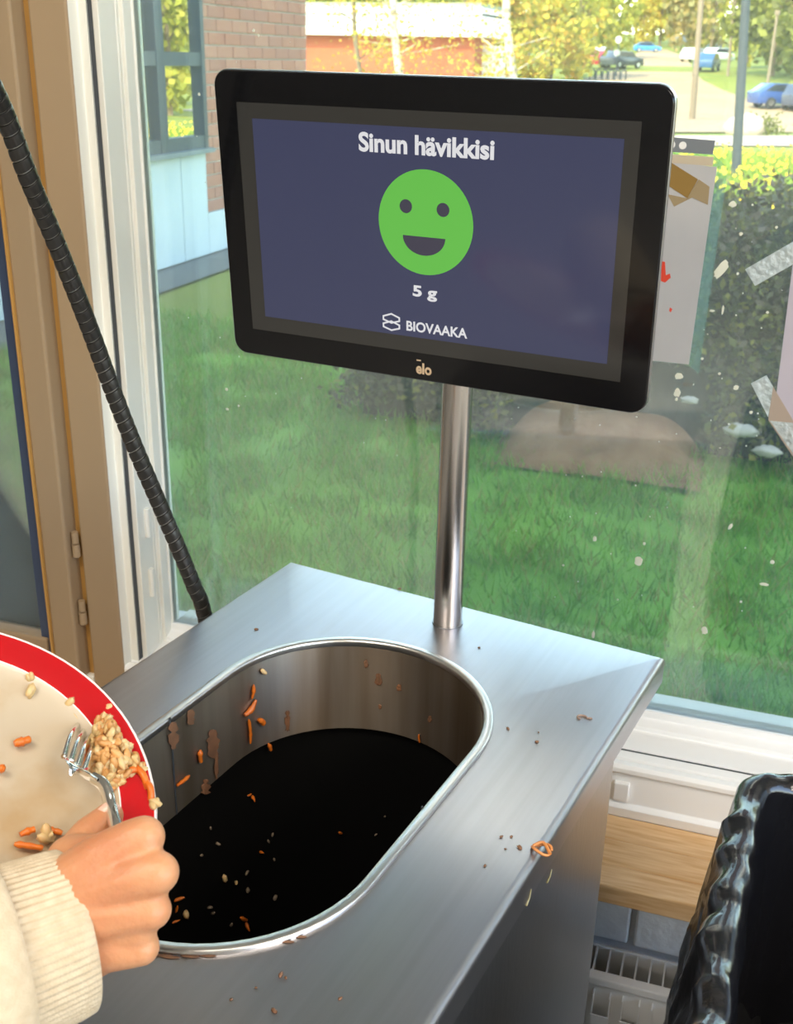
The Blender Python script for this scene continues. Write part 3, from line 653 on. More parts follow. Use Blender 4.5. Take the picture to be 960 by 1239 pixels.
tag(pile.build('rice_pile', [RICE, RICE2, CARROT], smooth=60), 'heap of fried rice and carrot against the red plate rim', 'food', kind='stuff')
def carrot(pts, label, w=.0022, surf=at_p):
    o = MB().tube(catmull([surf(x, y, .0016) for x, y in pts], 5), [w * random.uniform(.65, 1) * (.5 + .5 * math.sin(PI * min(1, (k + 1) / (5 * (len(pts) - 1) + 2)))) for k in range(5 * (len(pts) - 1) + 1)], 8).build('carrot_shred', CARROT, smooth=60)
    return tag(o, label, 'food', 'carrot shreds on the plate')
carrot([(17, 902), (27, 899), (37, 896)], 'ragged orange carrot shred alone in the middle of the plate', .0030)
carrot([(-3, 931), (2, 932), (6, 933)], 'orange carrot bit at the left edge, below the middle shred', .0028)
carrot([(24, 1012), (33, 1008), (42, 1005)], 'short orange carrot strip on the plate above the cuff, leftmost of two', .0024)
carrot([(51, 1004), (62, 1006), (75, 1010)], 'thin orange carrot strip half under the thumb', .0020)
carrot([(17, 1023), (32, 1025), (52, 1028)], 'long orange carrot strip on the plate touching the cuff', .0022)
def lone(x, y, label, s=1, m_=RICE, n=1, M=None):
    b = MB()
    for k in range(n): grain(b, at_p(x + random.uniform(-3, 3) * (n > 1), y + random.uniform(-3, 3) * (n > 1), .0018 + .001 * k), s, 0, M)
    return tag(b.build('rice_grain', m_, smooth=60), label, 'food', 'loose rice on the plate')
MG = Matrix.Rotation(.3, 3, 'Y') @ Matrix.Rotation(1.35, 3, 'X')
lone(35, 824, 'single rice grain nearest the top of the cream plate face', 1.1, n=2)
lone(38, 839, 'flat rice flake just below the topmost grain on the plate', 1.15, n=3)
lone(83, 853, 'yellowish rice grain above the fork tines', 1.25)
lone(133, 857, 'pale rice grain alone on the red rim', 1.15, M=MG)
lone(186, 979, 'clump of pale rice hanging on the rim edge by the knuckles', 1.1, n=4)
lone(57, 1014, 'crumb of rice between carrot strips beside the thumb', 1.5, RICE, n=3)
o = MB().tube(catmull([at_p(86, 861, .001), at_p(91, 868, .0015), at_p(97, 876, .001)], 4), .0008, 6).build('noodle_bit', RICE, smooth=60); tag(o, 'thin pale noodle bit pointing at the fork tips', 'food')

# ------------------------------------------------------------------ scraps in and around the opening
CM = wm(CAB); CMi = CM.inverted()
def liner_hit(x, y):
    o_ = CMi @ EYE; d = CMi.to_3x3() @ ray(x, y); best = None
    for t in np.arange(.5, 1.4, .0008):
        p = o_ + d * t
        if p.z < TOPZ - .001:
            r = math.hypot(p.x - UC, max(p.y - VA, VB - p.y, 0))
            if r > RI - .0012: return CM @ p, (CM.to_3x3() @ (Vector((UC, min(max(p.y, VB), VA), p.z)) - p)).normalized()
    return None, None
def wall_carrot(pts, label, w=.0020):
    P_ = []
    for x, y in pts:
        p, nn = liner_hit(x, y)
        if p is not None: P_.append(p + nn * .0012)
    o = MB().tube(catmull(P_, 5), [w * random.uniform(.55, .95) * (.45 + .55 * math.sin(PI * (k + .5) / (5 * (len(P_) - 1) + 1))) for k in range(5 * (len(P_) - 1) + 1)], 8).build('carrot_shred', CARROT, smooth=60)
    return tag(o, label, 'food', 'carrot shreds on the steel liner')
wall_carrot([(306, 828), (306, 836), (304, 845)], 'small upright carrot shred, highest on the steel liner', .0022)
wall_carrot([(309, 846), (303, 858), (295, 865)], 'slanted carrot shred under the highest one on the liner', .0034)
wall_carrot([(300, 870), (302, 885), (302, 899)], 'long vertical carrot shred low in the cluster on the liner', .0024)
wall_carrot([(312, 870), (317, 873), (318, 877)], 'round carrot chunk right of the cluster on the liner', .0034)
wall_carrot([(241, 907), (241, 915), (242, 922)], 'short carrot piece between brown smears on the left liner wall', .0030)
wall_carrot([(213, 950), (221, 944), (228, 938)], 'slanting carrot shred nearest the seam, low on the liner', .0026)
wall_carrot([(324, 899), (326, 903), (327, 908)], 'small carrot bit at the lower liner edge', .0022)
wall_carrot([(508, 888), (508, 893), (509, 898)], 'tiny carrot bit on the far right liner wall', .0016)
rp, rn = liner_hit(318, 812)
o = MB(); grain(o, rp + rn * .0015, 1.1); tag(o.build('rice_grain', RICE, smooth=60), 'rice grain stuck high on the liner above the carrot shreds', 'food')
def smear(x, y, w, h, parent=liner):
    rows = []
    for i in range(9):
        row = []
        for j in range(7):
            px = x + w * (-1 + 2 * j / 6) * (.5 + .5 * math.sin(PI * (i + .4) / 9)) * (1 + 1.3 * noise.noise(Vector((x, i * .8, 0)))) + 1.6 * noise.noise(Vector((y, i * .7, 9))); py = y + h * (-1 + 2 * i / 8) * (1 + .25 * noise.noise(Vector((y, j * .8, 3))))
            p, nn = liner_hit(px, py)
            e = 1 - max(abs(-1 + 2 * j / 6), abs(-1 + 2 * i / 8))
            row.append(p + nn * (.00005 + .0002 * min(1, e * 2.5)))
        rows.append(row)
    return MB().grid(rows).build('food_stain', STAIN, parent, smooth=60)
for a in [(258, 900, 7, 17), (262, 928, 2.5, 14), (249, 952, 5, 9), (231, 868, 5, 9), (210, 890, 6, 16), (458, 822, 4, 7), (483, 832, 3, 4), (443, 803, 2.5, 5), (460, 855, 2, 3), (520, 870, 2.5, 4), (348, 872, 3, 12)]: smear(*a)
def crumb(x, y, s, label, m_=STAIN, group='dried specks on the steel top', z=TOPZ):
    p = at_z(x, y, z); b = MB(); b.ell(p + Vector((0, 0, .0006)), (.0017 * s, .0011 * s, .0008 * s), Matrix.Rotation(random.uniform(0, 3), 3, 'Z'), 8, 5, 0, .25)
    return tag(b.build('food_crumb', m_, smooth=60), label, 'crumb', group)
for x, y, s in [(607, 1013, .9), (619, 1013, .8), (587, 1048, .8), (629, 1026, 1.3), (650, 898, 1), (652, 887, .6), (615, 882, 1), (612, 1028, .6)]:
    crumb(x, y, s, 'small dried brown speck on the steel top right of the opening')
for x, y, s in [(340, 1180, 1.2), (346, 1184, .7), (332, 1224, 1.2), (412, 1209, .9), (310, 1196, .6), (280, 1210, .7)]:
    crumb(x, y, s, 'small dried brown speck on the steel top in front of the opening')
for x, y, s in [(310, 762, 1.2), (484, 713, 1.1), (580, 784, .8)]:
    crumb(x, y, s, 'small dried brown speck on the steel top behind the opening')
b = MB(); c_ = at_z(705, 868, TOPZ + .0005); b.tube([c_ + Vector((.004 * math.cos(a), .003 * math.sin(a), 0)) for a in [.4 * k for k in range(12)]], .0008, 6); b.ell(c_ + Vector((.006, .001, 0)), (.002, .001, .0008))
tag(b.build('dried_peel', mat('dry_peel', (.36, .25, .2), .6), smooth=60), 'curled dry flake on the steel top near its far right corner', 'crumb')
b = MB(); c_ = at_z(656, 1027, TOPZ + .0012); b.tube(catmull([c_ + Vector((.0065 * math.cos(a), .0045 * math.sin(a), .0015 * math.sin(2 * a))) for a in [.55 * k for k in range(12)]], 3), .0010, 7)
b.tube(catmull([c_ + Vector((-.006, .001, 0)), c_ + Vector((0, .004, .002)), c_ + Vector((.006, -.003, 0))], 5), .0012, 7)
tag(b.build('onion_peel', mat('orange_peel', (.62, .24, .07), .3), smooth=60), 'curled orange scrap of peel on the right edge of the steel top', 'crumb')
for (x, y0, y1) in [(641, 1076, 1096), (666, 1052, 1068)]:                # dried drips down the cabinet side
    w0 = CM @ Vector((.0008, 0, 0))
    def at_side(px, py):
        o_ = CMi @ EYE; d = CMi.to_3x3() @ ray(px, py); t = (.0004 - o_.x) / d.x; return CM @ (o_ + d * t)
    b = MB(); b.tube([at_side(x + 2, y0), at_side(x, (y0 + y1) / 2), at_side(x - 4, y1)], [.0004, .0006, .0008], 6)
    o = b.build('dried_drip', mat('clear_drip', (.30, .26, .13), .2), CAB, smooth=60)
# smear under the front of the rim and scraps at the bottom of the black bin
for (x, y) in [(198, 1156), (206, 1158), (230, 1157), (250, 1156), (345, 1139), (360, 1133)]:
    MB().ell(at_z(x, y, TOPZ + .0004), (.006, .0012, .0006), Matrix.Rotation(.25, 3, 'Z'), 8, 5).build('food_stain', STAIN, CAB, smooth=60)
def bin_hit(x, y):
    o_ = CMi @ EYE; d = CMi.to_3x3() @ ray(x, y)
    for t in np.arange(.5, 1.8, .001):
        p = o_ + d * t
        if p.z < .83:
            r = math.hypot(p.x - UC, max(p.y - VA, VB - p.y, 0)); lim = float(np.interp(p.z, [.49, .50, .66, .845], [.104, .108, .112, .1165]))
            if r > lim - .002 or p.z < .4925: return CM @ p
pts = [(272, 1063, 1.3, 0), (225, 1106, 1.4, 0), (216, 1088, 1.2, 2), (214, 1100, .9, 2), (286, 1068, .8, 0), (300, 1077, 1.0, 1), (299, 1056, .8, 1), (295, 1112, 1.4, 2), (299, 1120, 1.2, 2), (258, 1105, .8, 1), (316, 1031, 1.0, 2), (264, 1021, .7, 1), (244, 1035, .7, 1), (306, 965, 1.1, 2), (302, 962, .8, 2), (412, 1008, 1.0, 2), (333, 1086, .9, 1), (254, 1098, .8, 1), (330, 1010, .6, 1), (325, 1018, .6, 1), (332, 1040, .5, 1), (280, 1119, .7, 1), (455, 1010, .5, 1), (466, 988, .5, 1), (213, 1115, .8, 2), (255, 1002, .5, 1)]
dull = mat('sodden_scrap', (.20, .15, .10), .4)
for x, y, s, k in pts:
    p = bin_hit(x, y); b = MB()
    if k == 2: b.ell(p, (.0014 * s, .0014 * s, .0046 * s), rot(), 8, 6, 0, .2)
    else: grain(b, p, s * .95)
    o = b.build('food_scrap', [RICE, dull, CARROT][k], smooth=60)
    tag(o, ['pale rice grain down in the dark bin', 'dull wet scrap down in the dark bin', 'orange carrot scrap down in the dark bin'][k], 'food', ['rice grains in the bin', 'wet scraps in the bin', 'carrot scraps in the bin'][k])

# ------------------------------------------------------------------ things stuck on the glass
PAPER = mat('grey_paper', (.62, .60, .60), .8, 0, (.55, .54, .55), 8, trans=.35)
PAPER2 = mat('lilac_paper', (.66, .60, .66), .8, 0, (.60, .55, .60), 6, trans=.35)
TAPE = mat('brown_tape', (.36, .22, .06), .4, trans=.3); WTAPE = mat('crinkled_white_tape', (.72, .78, .78), .35, 0, (.55, .62, .62), 120, bump=.6, bscale=160, trans=.3)
BTAPE = mat('tan_tape', (.52, .42, .34), .5, trans=.3); INK = mat('red_ink', (.62, .05, .02), .6)
CLEARP = glass_mat('clear_plastic_pocket', (.90, .98, .91), .20, .6)
PY = GY - .0006
def sheet(pts, y, m_, name, parent, th=.0003):
    P_ = [at_y(px, py, y) for px, py in pts]
    n = len(P_); vs = P_ + [p + Vector((0, th, 0)) for p in P_]
    return MB().add(vs, [tuple(range(n)), tuple(range(n, 2 * n))[::-1]] + [(i, (i + 1) % n, n + (i + 1) % n, n + i) for i in range(n)]).build(name, m_, parent)
NT = tag(empty('notice', at_y(800, 440, PY)), 'grey paper notice in a punched plastic pocket taped behind the monitor', 'notice')
sheet([(640, 178), (868, 202), (834, 441), (606, 418)], PY - .0004, PAPER, 'paper', NT)
sheet([(636, 150), (864, 186), (881, 204), (846, 452), (834, 441), (600, 420)], PY - .00005, CLEARP, 'plastic_pocket', NT, .0001)
st = sheet([(760, 162), (866, 170), (863, 187), (757, 180)], PY - .0005, mat('grey_punched_strip', (.22, .24, .26), .5, trans=.2), 'punched_strip', NT)
for px, py in [(826.5, 176), (813, 175), (770, 171)]:
    c_ = at_y(px, py, PY - .0007); MB().tube([c_, c_ + Vector((0, .0002, 0))], .0037, 20).build('punch_hole', WHITE, st)
sheet([(745, 182), (864, 190), (863, 201), (744, 192)], PY - .0005, mat('beige_strip', (.66, .56, .42), .7, trans=.3), 'paper_strip', NT)
sheet([(808, 196), (813, 197), (845, 217), (832, 240), (805, 222)], PY - .0009, TAPE, 'brown_tape', NT)
sheet([(846, 217), (859, 226), (857, 248), (838, 239), (816, 250), (808, 235), (832, 240)], PY - .0008, mat('worn_tape', (.42, .32, .18), .5, trans=.3), 'brown_tape', NT)
sheet([(801, 316), (805, 317), (806, 333), (811, 331), (812, 336), (805, 342), (800, 340)], PY - .0007, INK, 'red_letter', NT)
sheet([(811, 372), (814, 374), (812, 378), (810, 376)], PY - .0007, INK, 'red_letter', NT)
NT2 = tag(empty('notice', at_y(985, 560, PY)), 'lilac paper notice held by crinkled white tape at the right edge', 'notice')
sheet([(985, 120), (1200, 150), (1160, 560), (935, 515)], PY - .0004, PAPER2, 'paper', NT2)
sheet([(902, 326), (990, 275), (1002, 296), (914, 346)], PY - .0010, WTAPE, 'tape_strip', NT2)
sheet([(909, 464), (928, 454), (936, 468), (930, 505)], PY - .0009, WTAPE, 'tape_strip', NT2)
sheet([(936, 468), (958, 505), (985, 560), (965, 560), (930, 508)], PY - .0011, BTAPE, 'tape_strip', NT2)
sheet([(932, 509), (972, 513), (1000, 560), (975, 570)], PY - .0013, WTAPE, 'tape_strip', NT2)
m = MB(); specks = [(873, 326, 5, 11, .5), (893, 331, 1.5, 1.5, 0), (822, 455, 5, 4, 0), (820, 475, 4, 5, 0), (819, 483, 1.5, 2, 0), (891, 469, 3, 3, 0), (773, 679, 5, 6, 0), (720, 652, 2.5, 3.5, 0), (884, 637, 2, 4, .4), (853, 763, 4, 5, 0), (718, 768, 2, 5, 0), (935, 680, 2.5, 2.5, 0), (887, 247, 4, 3, 0), (897, 283, 2, 2, 0), (911, 248, 1.2, 1.2, 0), (850, 434, 2, 1.5, 0), (871, 452, 1.6, 1.6, 0), (909, 499, 2, 2, 0), (925, 707, 5, 2, 0), (274, 471, 2.2, 2, 0), (275, 495, 2.2, 1.5, .2), (289, 491, 1.5, 1.5, 0), (241, 114, 1.6, 2, 0), (307, 37, 1.8, 2, 0), (313, 43, 1.5, 1.5, 0), (897, 728, 1.6, 1.6, 0), (780, 658, 1.8, 2, 0), (862, 376, 3, 1.3, 0), (875, 375, 1.4, 5, 0), (940, 275, 1.5, 1.5, 0), (929, 378, 1.6, 1.6, 0), (682, 684, 1.5, 1.5, 0), (366, 713, 2, 6, .3)]
for k in range(70): specks.append((random.uniform(600, 955), random.uniform(230, 760), random.uniform(.5, 1.1), random.uniform(.5, 1.1), 0))
for k in range(30): specks.append((random.uniform(215, 520), random.uniform(20, 690), random.uniform(.4, .9), random.uniform(.4, .9), 0))
for x, y, a, b_, t in specks:
    p = at_y(x, y, GY - .0004); s_ = 1.25 / FPX; m.ell(p, (a * s_, .0003, b_ * s_), Matrix.Rotation(t, 3, 'Y'), 8, 6, 0, .2)
tag(m.build('dirt_speck', mat('dried_paint_speck', (.85, .84, .72), .6, trans=.3), win), kind='stuff')

# ------------------------------------------------------------------ outdoors: terrain
GRASSB = mat('lawn_soil_green', (.13, .28, .02), .9, 0, (.21, .42, .05), 1.6, detail=8)
FARG = mat('far_meadow', (.15, .21, .02), .9, 0, (.24, .25, .03), .35, detail=8)
ASPH = mat('pale_gravel_asphalt', (.36, .25, .145), .9, 0, (.42, .30, .18), .25, detail=6)
def strip(name, ys, xs, m_, dz):
    rows = [[Vector((x0 + (x1 - x0) * k / 4, y, ground_z(y) + dz)) for k in range(5)] for y, (x0, x1) in zip(ys, xs)]
    return structure(MB().grid(rows).build(name, m_, smooth=True))
strip('lawn', [1.3, 3.5, 5.6], [(-14, 14)] * 3, GRASSB, 0)
strip('meadow', [5.6, 12, 24, 45, 72, 95, 110, 190, 420], [(-40, 40), (-40, 40), (-50, 60), (-70, 80), (-90, 110), (-120, 130), (-140, 150), (-220, 240), (-400, 420)], FARG, -.01)
def by_rows(name, rws_, m_, dz, n=5):
    rows = []
    for y, xl, xr in rws_:
        a, b = at_g(xl, y), at_g(xr, y); rows.append([Vector((*(a.lerp(b, k / n)).xy, ground_z(a.lerp(b, k / n).y) + dz)) for k in range(n + 1)])
    return structure(MB().grid(rows).build(name, m_, smooth=True))
by_rows('footpath', [(181, 300, 1500), (174, 300, 1500), (167, 300, 1500)], mat('pale_path', (.44, .35, .29), .9), .02)
by_rows('parking_lot', [(162, 420, 1400), (150, 480, 1400), (140, 520, 1180), (132, 560, 985), (125, 600, 925), (118, 640, 898), (108, 680, 872), (97, 700, 850), (88, 738, 842), (78, 756, 836), (70, 766, 830), (63, 772, 815), (60, 776, 806)], ASPH, .03)
strip('gravel_strip', [3.0, 11.2], [(-4.5, -4.05)] * 2, mat('foundation_gravel', (.20, .20, .20), .9, 0, (.12, .12, .12), 40), .012)

# grass blades of the near lawn
def blades(name, n, fx, hmin, hmax, w, m_):
    V = np.zeros((n, 3, 3), np.float32); xy = fx(n); a = rng.uniform(0, 2 * PI, n); h = rng.uniform(hmin, hmax, n); lean = rng.normal(0, .45, (n, 2)) * h[:, None]
    z = np.interp(xy[:, 1], _TY, _TZ); dx, dy = np.cos(a) * w, np.sin(a) * w
    V[:, 0] = np.stack([xy[:, 0] - dx, xy[:, 1] - dy, z - .005], 1); V[:, 1] = np.stack([xy[:, 0] + dx, xy[:, 1] + dy, z - .005], 1)
    V[:, 2] = np.stack([xy[:, 0] + lean[:, 0], xy[:, 1] + lean[:, 1], z + h], 1)
    mi = rng.integers(0, len(m_), n)
    return fast_mesh(name, V.reshape(-1, 3), np.arange(3 * n).reshape(-1, 3), m_, mi)
G3 = [mat('grass_blade_mid', (.18, .42, .03), .6, 0, (.27, .52, .06), 2.2, trans=.3), mat('grass_blade_light', (.28, .54, .07), .6, 0, (.18, .40, .03), 1.7, trans=.3), mat('grass_blade_dark', (.11, .29, .02), .6, 0, (.18, .40, .05), 2.6, trans=.3), mat('grass_blade_dry', (.38, .38, .10), .6, trans=.3)]
def clump(n):
    k = n // 26; c = np.stack([rng.uniform(-4.05, 1.6, k), rng.uniform(1.45, 6.4, k)], 1); p = np.repeat(c, 26, 0) + rng.normal(0, .055, (k * 26, 2))
    q = np.stack([rng.uniform(-4.05, 1.6, n - len(p)), rng.uniform(1.45, 6.4, n - len(p))], 1); return np.concatenate([p, q])[:n]
tag(blades('lawn_grass', 90000, clump, .025, .095, .0042, G3), 'green uncut grass covering the lawn outside the window', 'grass', kind='stuff')
def mead(n): return np.stack([rng.uniform(-2.5, 6, n), 6.2 + 17 * rng.random(n) ** 1.3], 1)
G4 = [mat('meadow_blade', (.20, .34, .03), .6, trans=.3), mat('meadow_blade_yellow', (.34, .40, .05), .6, trans=.3)]
tag(blades('meadow_grass', 50000, mead, .06, .22, .010, G4), 'sunlit yellow-green grass beyond the hedge', 'grass', kind='stuff')
n = 2600; xy = mead(n); z = np.interp(xy[:, 1], _TY, _TZ) + rng.uniform(.10, .26, n); r = .026
ang = np.arange(6) * PI / 3; V = np.stack([xy[:, None, 0] + r * np.cos(ang), xy[:, None, 1] + r * .6 * np.sin(ang), z[:, None] + r * .8 * np.sin(ang)], 2)
tag(fast_mesh('dandelion_flowers', V.reshape(-1, 3), np.arange(6 * n).reshape(-1, 6), mat('dandelion_yellow', (.85, .58, .01), .7)), 'yellow dandelion heads dotting the grass beyond the hedge', 'flowers', kind='stuff')

# ------------------------------------------------------------------ hedge
def leaf_cloud(n, pts_fn, size, flat=.6):
    P_ = pts_fn(n); a = rng.normal(size=(n, 3)); a /= np.linalg.norm(a, axis=1)[:, None]; b = np.cross(a, rng.normal(size=(n, 3))); b /= np.linalg.norm(b, axis=1)[:, None]
    s = (size * rng.uniform(.6, 1.3, n))[:, None]
    V = np.stack([P_ - a * s, P_ + b * s * flat, P_ + a * s, P_ - b * s * flat], 1); return V.reshape(-1, 3), np.arange(4 * n).reshape(-1, 4)
HX0, HX1, HY0, HY1, HZ = -1.75, 3.2, 4.62, 5.35, .84
hedge = tag(empty('hedge', (.7, 5.0, -.19)), 'clipped dark grey-green hedge standing behind the lawn', 'hedge')
def hedge_pts(n):
    f = rng.random(n); x = rng.uniform(HX0, HX1, n); z = -.15 + (HZ + .15) * rng.random(n) ** .85; y = HY0 + .12 * rng.normal(size=n) * .5 + .05
    t = f > .68; y[t] = rng.uniform(HY0, HY1, t.sum()); z[t] = HZ + rng.normal(0, .05, t.sum())
    e = f > .94; x[e] = HX0 + rng.normal(0, .06, e.sum()); z[e] = rng.uniform(-.15, HZ, e.sum()); y[e] = rng.uniform(HY0, HY1, e.sum())
    bare = (x > -.95) & (x < -.14) & (z < .30 + .08 * np.sin(x * 13)); z[bare] += .38  # leaves lifted clear of the modelled brown reflection
    bump_ = .10 * np.sin(x * 5.1) + .07 * np.sin(x * 11 + 1); y -= bump_ * .5; z += .04 * np.sin(x * 7)
    return np.stack([x - .7, y - 5.0, z + .19], 1)
HL = [mat('hedge_twig_brown', (.15, .115, .085), .8), mat('hedge_leaf_dark', (.095, .09, .036), .6, trans=.15), mat('hedge_leaf_mid', (.17, .165, .050), .6, trans=.2), mat('hedge_leaf_olive', (.30, .27, .05), .6, trans=.2)]
V, F = leaf_cloud(42000, hedge_pts, .021)
tag(fast_mesh('hedge_leaves', V, F, HL, rng.choice(4, len(F), p=[.26, .36, .27, .11]), hedge), kind='stuff')
MB().box(HX0 + .05, HX1, HY0 + .12, HY1 - .05, -.19, HZ - .06).build('twig_core', mat('hedge_twigs', (.05, .038, .030), .9, 0, (.085, .065, .05), 40, (1, 1, .3)), hedge)
refl_mound = MB(); rows = []
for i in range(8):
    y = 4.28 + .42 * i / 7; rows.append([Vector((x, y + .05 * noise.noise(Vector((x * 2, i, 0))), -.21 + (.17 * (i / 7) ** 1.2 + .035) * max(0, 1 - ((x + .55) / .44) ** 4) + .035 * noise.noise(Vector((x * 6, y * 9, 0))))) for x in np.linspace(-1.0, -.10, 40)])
structure(refl_mound.grid(rows).build('brown_reflection_mound', mat('reflected_brown', (.26, .12, .06), .95, 0, (.34, .18, .10), 9, bump=.6, bscale=40), smooth=True))  # brown reflection in the window glass, modelled as a mound on the ground
for x, y, s, lab in [(896, 521, .055, 'pale grey stone at the hedge foot, left of two'), (929, 546, .048, 'pale grey stone at the hedge foot, right of two'), (835, 484, .03, 'small pale stone low on the hedge bank beside the notice')]:
    p = at_y(x, y, 4.50); b = MB(); b.ell(p, (s * 1.2, s * .6, s * .5), None, 14, 9, 0, .2); tag(b.build('pale_stone', mat('pale_stone', (.52, .47, .44), .8), smooth=60), lab, 'stone')

# ------------------------------------------------------------------ the building's own wing, left
WX = -4.5
WING = empty('building_wing', (-6.2, 6, -.19)); structure(WING); WING.name = 'wall_wing'
MB().box(-9, WX - .012, 1.42, 10.84, -.19, 4.1).build('mortar_core', mat('brick_mortar', (.58, .54, .50), .9), WING)
MB().box(-9.2, WX + .35, 1.42, 11.1, 4.1, 4.3).build('eave', mat('eave_board', (.5, .5, .5), .6), WING)
BR = [mat('red_brick_a', (.48, .21, .14), .85, 0, (.42, .17, .115), 8), mat('red_brick_b', (.52, .25, .17), .85, 0, (.46, .20, .14), 8), mat('red_brick_c', (.45, .21, .15), .85, 0, (.39, .16, .115), 8)]
Y0B, Y1B, ZB0 = 8.60, 10.85, 1.38 - 1.23
bp = []
for i in range(3):
    o = MB().box(-.012, .006, -.1425, .1425, 0, .089).build('brick', BR[i], WING, world=False, bevel=.004); bp.append(o)
Wi = wm(WING).inverted(); used = [False] * 3
bh = [MB().box(-.012, .006, -.0680, .0680, 0, .089).build('brick', BR[i], WING, world=False, bevel=.004) for i in range(2)]; usedh = [False] * 2
for r in range(25):
    z = ZB0 + r * .101; y = Y0B + (0 if r % 2 else -0)
    first = True
    while y < Y1B - .05:
        half = (first and r % 2) or y + .285 > Y1B + .02
        if half: i = random.randrange(2); o = bh[i] if not usedh[i] else bh[i].copy(); w = .136
        else: i = random.randrange(3); o = bp[i] if not used[i] else bp[i].copy(); w = .285
        if (half and usedh[i]) or (not half and used[i]): col.objects.link(o); o.parent = WING
        if half: usedh[i] = True
        else: used[i] = True
        o.location = Wi @ Vector((WX + random.uniform(-.001, .002), y + w / 2, z)); y += w + .010; first = False
PANELM = mat('pale_render_panel', (.62, .70, .76), .7, 0, (.57, .65, .71), 2)
pz1 = 1.38 - .74
for y0, y1, z1 in [(y, y + .66, pz1) for y in np.arange(1.45, 8.0, .67)] + [(8.15, 8.575, pz1)]:
    MB().box(WX - .012, WX + .018, y0, min(y1, 8.575), -.19, z1).build('panel', PANELM, WING)
MB().box(WX - .012, WX + .018, 8.58, 10.86, -.19, ZB0 - .005).build('panel', PANELM, WING)
MB().box(WX, WX + .09, 1.45, 8.62, pz1, pz1 + .035).build('window_sill', mat('sill_zinc', (.20, .24, .27), .5), WING)
DFR = mat('dark_window_frame', (.055, .075, .095), .5); REFL = mat('dark_reflecting_pane', (.9, .9, .85), .0, 1)
def wing_window(y0, y1, n=3):
    w = empty('window', (WX, (y0 + y1) / 2, pz1 + .035)); w.parent = WING; w.matrix_basis = Wi @ Matrix.Translation(Vector((WX, (y0 + y1) / 2, pz1 + .035)))
    z0, z1 = pz1 + .035, 3.2
    fr = MB(); ys = np.linspace(y0, y1, n + 1)
    for k, y in enumerate(ys): fr.box(WX - .01, WX + .05, y - .06 if k else y, y + .06 if k < n else y, z0, z1)
    for za, zb in ((z0, z0 + .10), (1.30, 1.40), (3.1, 3.2)): fr.box(WX - .01, WX + .045, y0, y1, za, zb)
    fr.build('frame', DFR, w)
    MB().box(WX - .012, WX - .002, y0, y1, z0, z1).build('pane', REFL, w)
wing_window(7.15, 8.58, 2); wing_window(4.9, 7.12, 3); wing_window(2.2, 4.87, 3)

# ------------------------------------------------------------------ far red and white building
p0, p1 = at_y(372, 42, 34), at_y(575, 42, 34)
RB = tag(empty('school_building', ((p0.x + p1.x) / 2 - 6, 36, ground_z(34))), 'low red-walled building with a broad white fascia behind the thin birches', 'building')
bx0, bx1 = p0.x - 12, p1.x
MB().box(bx0, bx1, 34, 36.4, ground_z(34) - .3, p0.z).build('wall', mat('red_cladding', (.42, .11, .045), .8, 0, (.36, .085, .035), .6), RB)
pt = at_y(372, 8, 34)
MB().box(bx0 - .3, bx1 + .3, 33.6, 36.7, p0.z, pt.z).build('fascia', mat('white_fascia', (.80, .80, .78), .7), RB)
MB().box(bx0 - .3, bx1 + .3, 33.55, 36.7, pt.z - .22, pt.z - .17).build('gutter', mat('grey_gutter', (.4, .4, .4), .6), RB)
MB().box(bx0 - .2, bx1 + .2, 33.8, 36.6, pt.z, pt.z + .12).build('roof', mat('roof_felt', (.3, .33, .22), .9), RB)
MB().box(bx1, bx1 + .5, 35, 36, ground_z(34) - .3, p0.z - .2).build('porch', mat('pale_porch', (.75, .74, .70), .7), RB)
for k in range(2):
    MB().box(bx0 + 2 + k * 3.2, bx0 + 3.4 + k * 3.2, 33.95, 34.02, ground_z(34) + .9, ground_z(34) + 2.0).build('window', DFR, RB)

# ------------------------------------------------------------------ trees
def leafm(n, c): return mat(n, c, .7, trans=.35)
LM = {'yellow': [leafm('leaf_yellow_a', (.50, .42, .04)), leafm('leaf_yellow_b', (.38, .36, .05)), leafm('leaf_gold', (.56, .36, .05))],
      'lime': [leafm('leaf_lime_a', (.36, .36, .04)), leafm('leaf_lime_b', (.28, .30, .04)), leafm('leaf_lime_c', (.42, .38, .06))],
      'green': [leafm('leaf_green_a', (.20, .22, .045)), leafm('leaf_green_b', (.27, .28, .05)), leafm('leaf_green_c', (.14, .15, .04))],
      'brown': [leafm('leaf_bud_a', (.34, .26, .10)), leafm('leaf_bud_b', (.28, .26, .10)), leafm('leaf_bud_c', (.40, .31, .09))]}
BARK = mat('grey_bark', (.20, .15, .10), .9); BIRCH = mat('birch_bark', (.62, .54, .42), .8, 0, (.30, .24, .18), 3, (1, 1, 2), lo=.55, hi=.6)
protos = {}
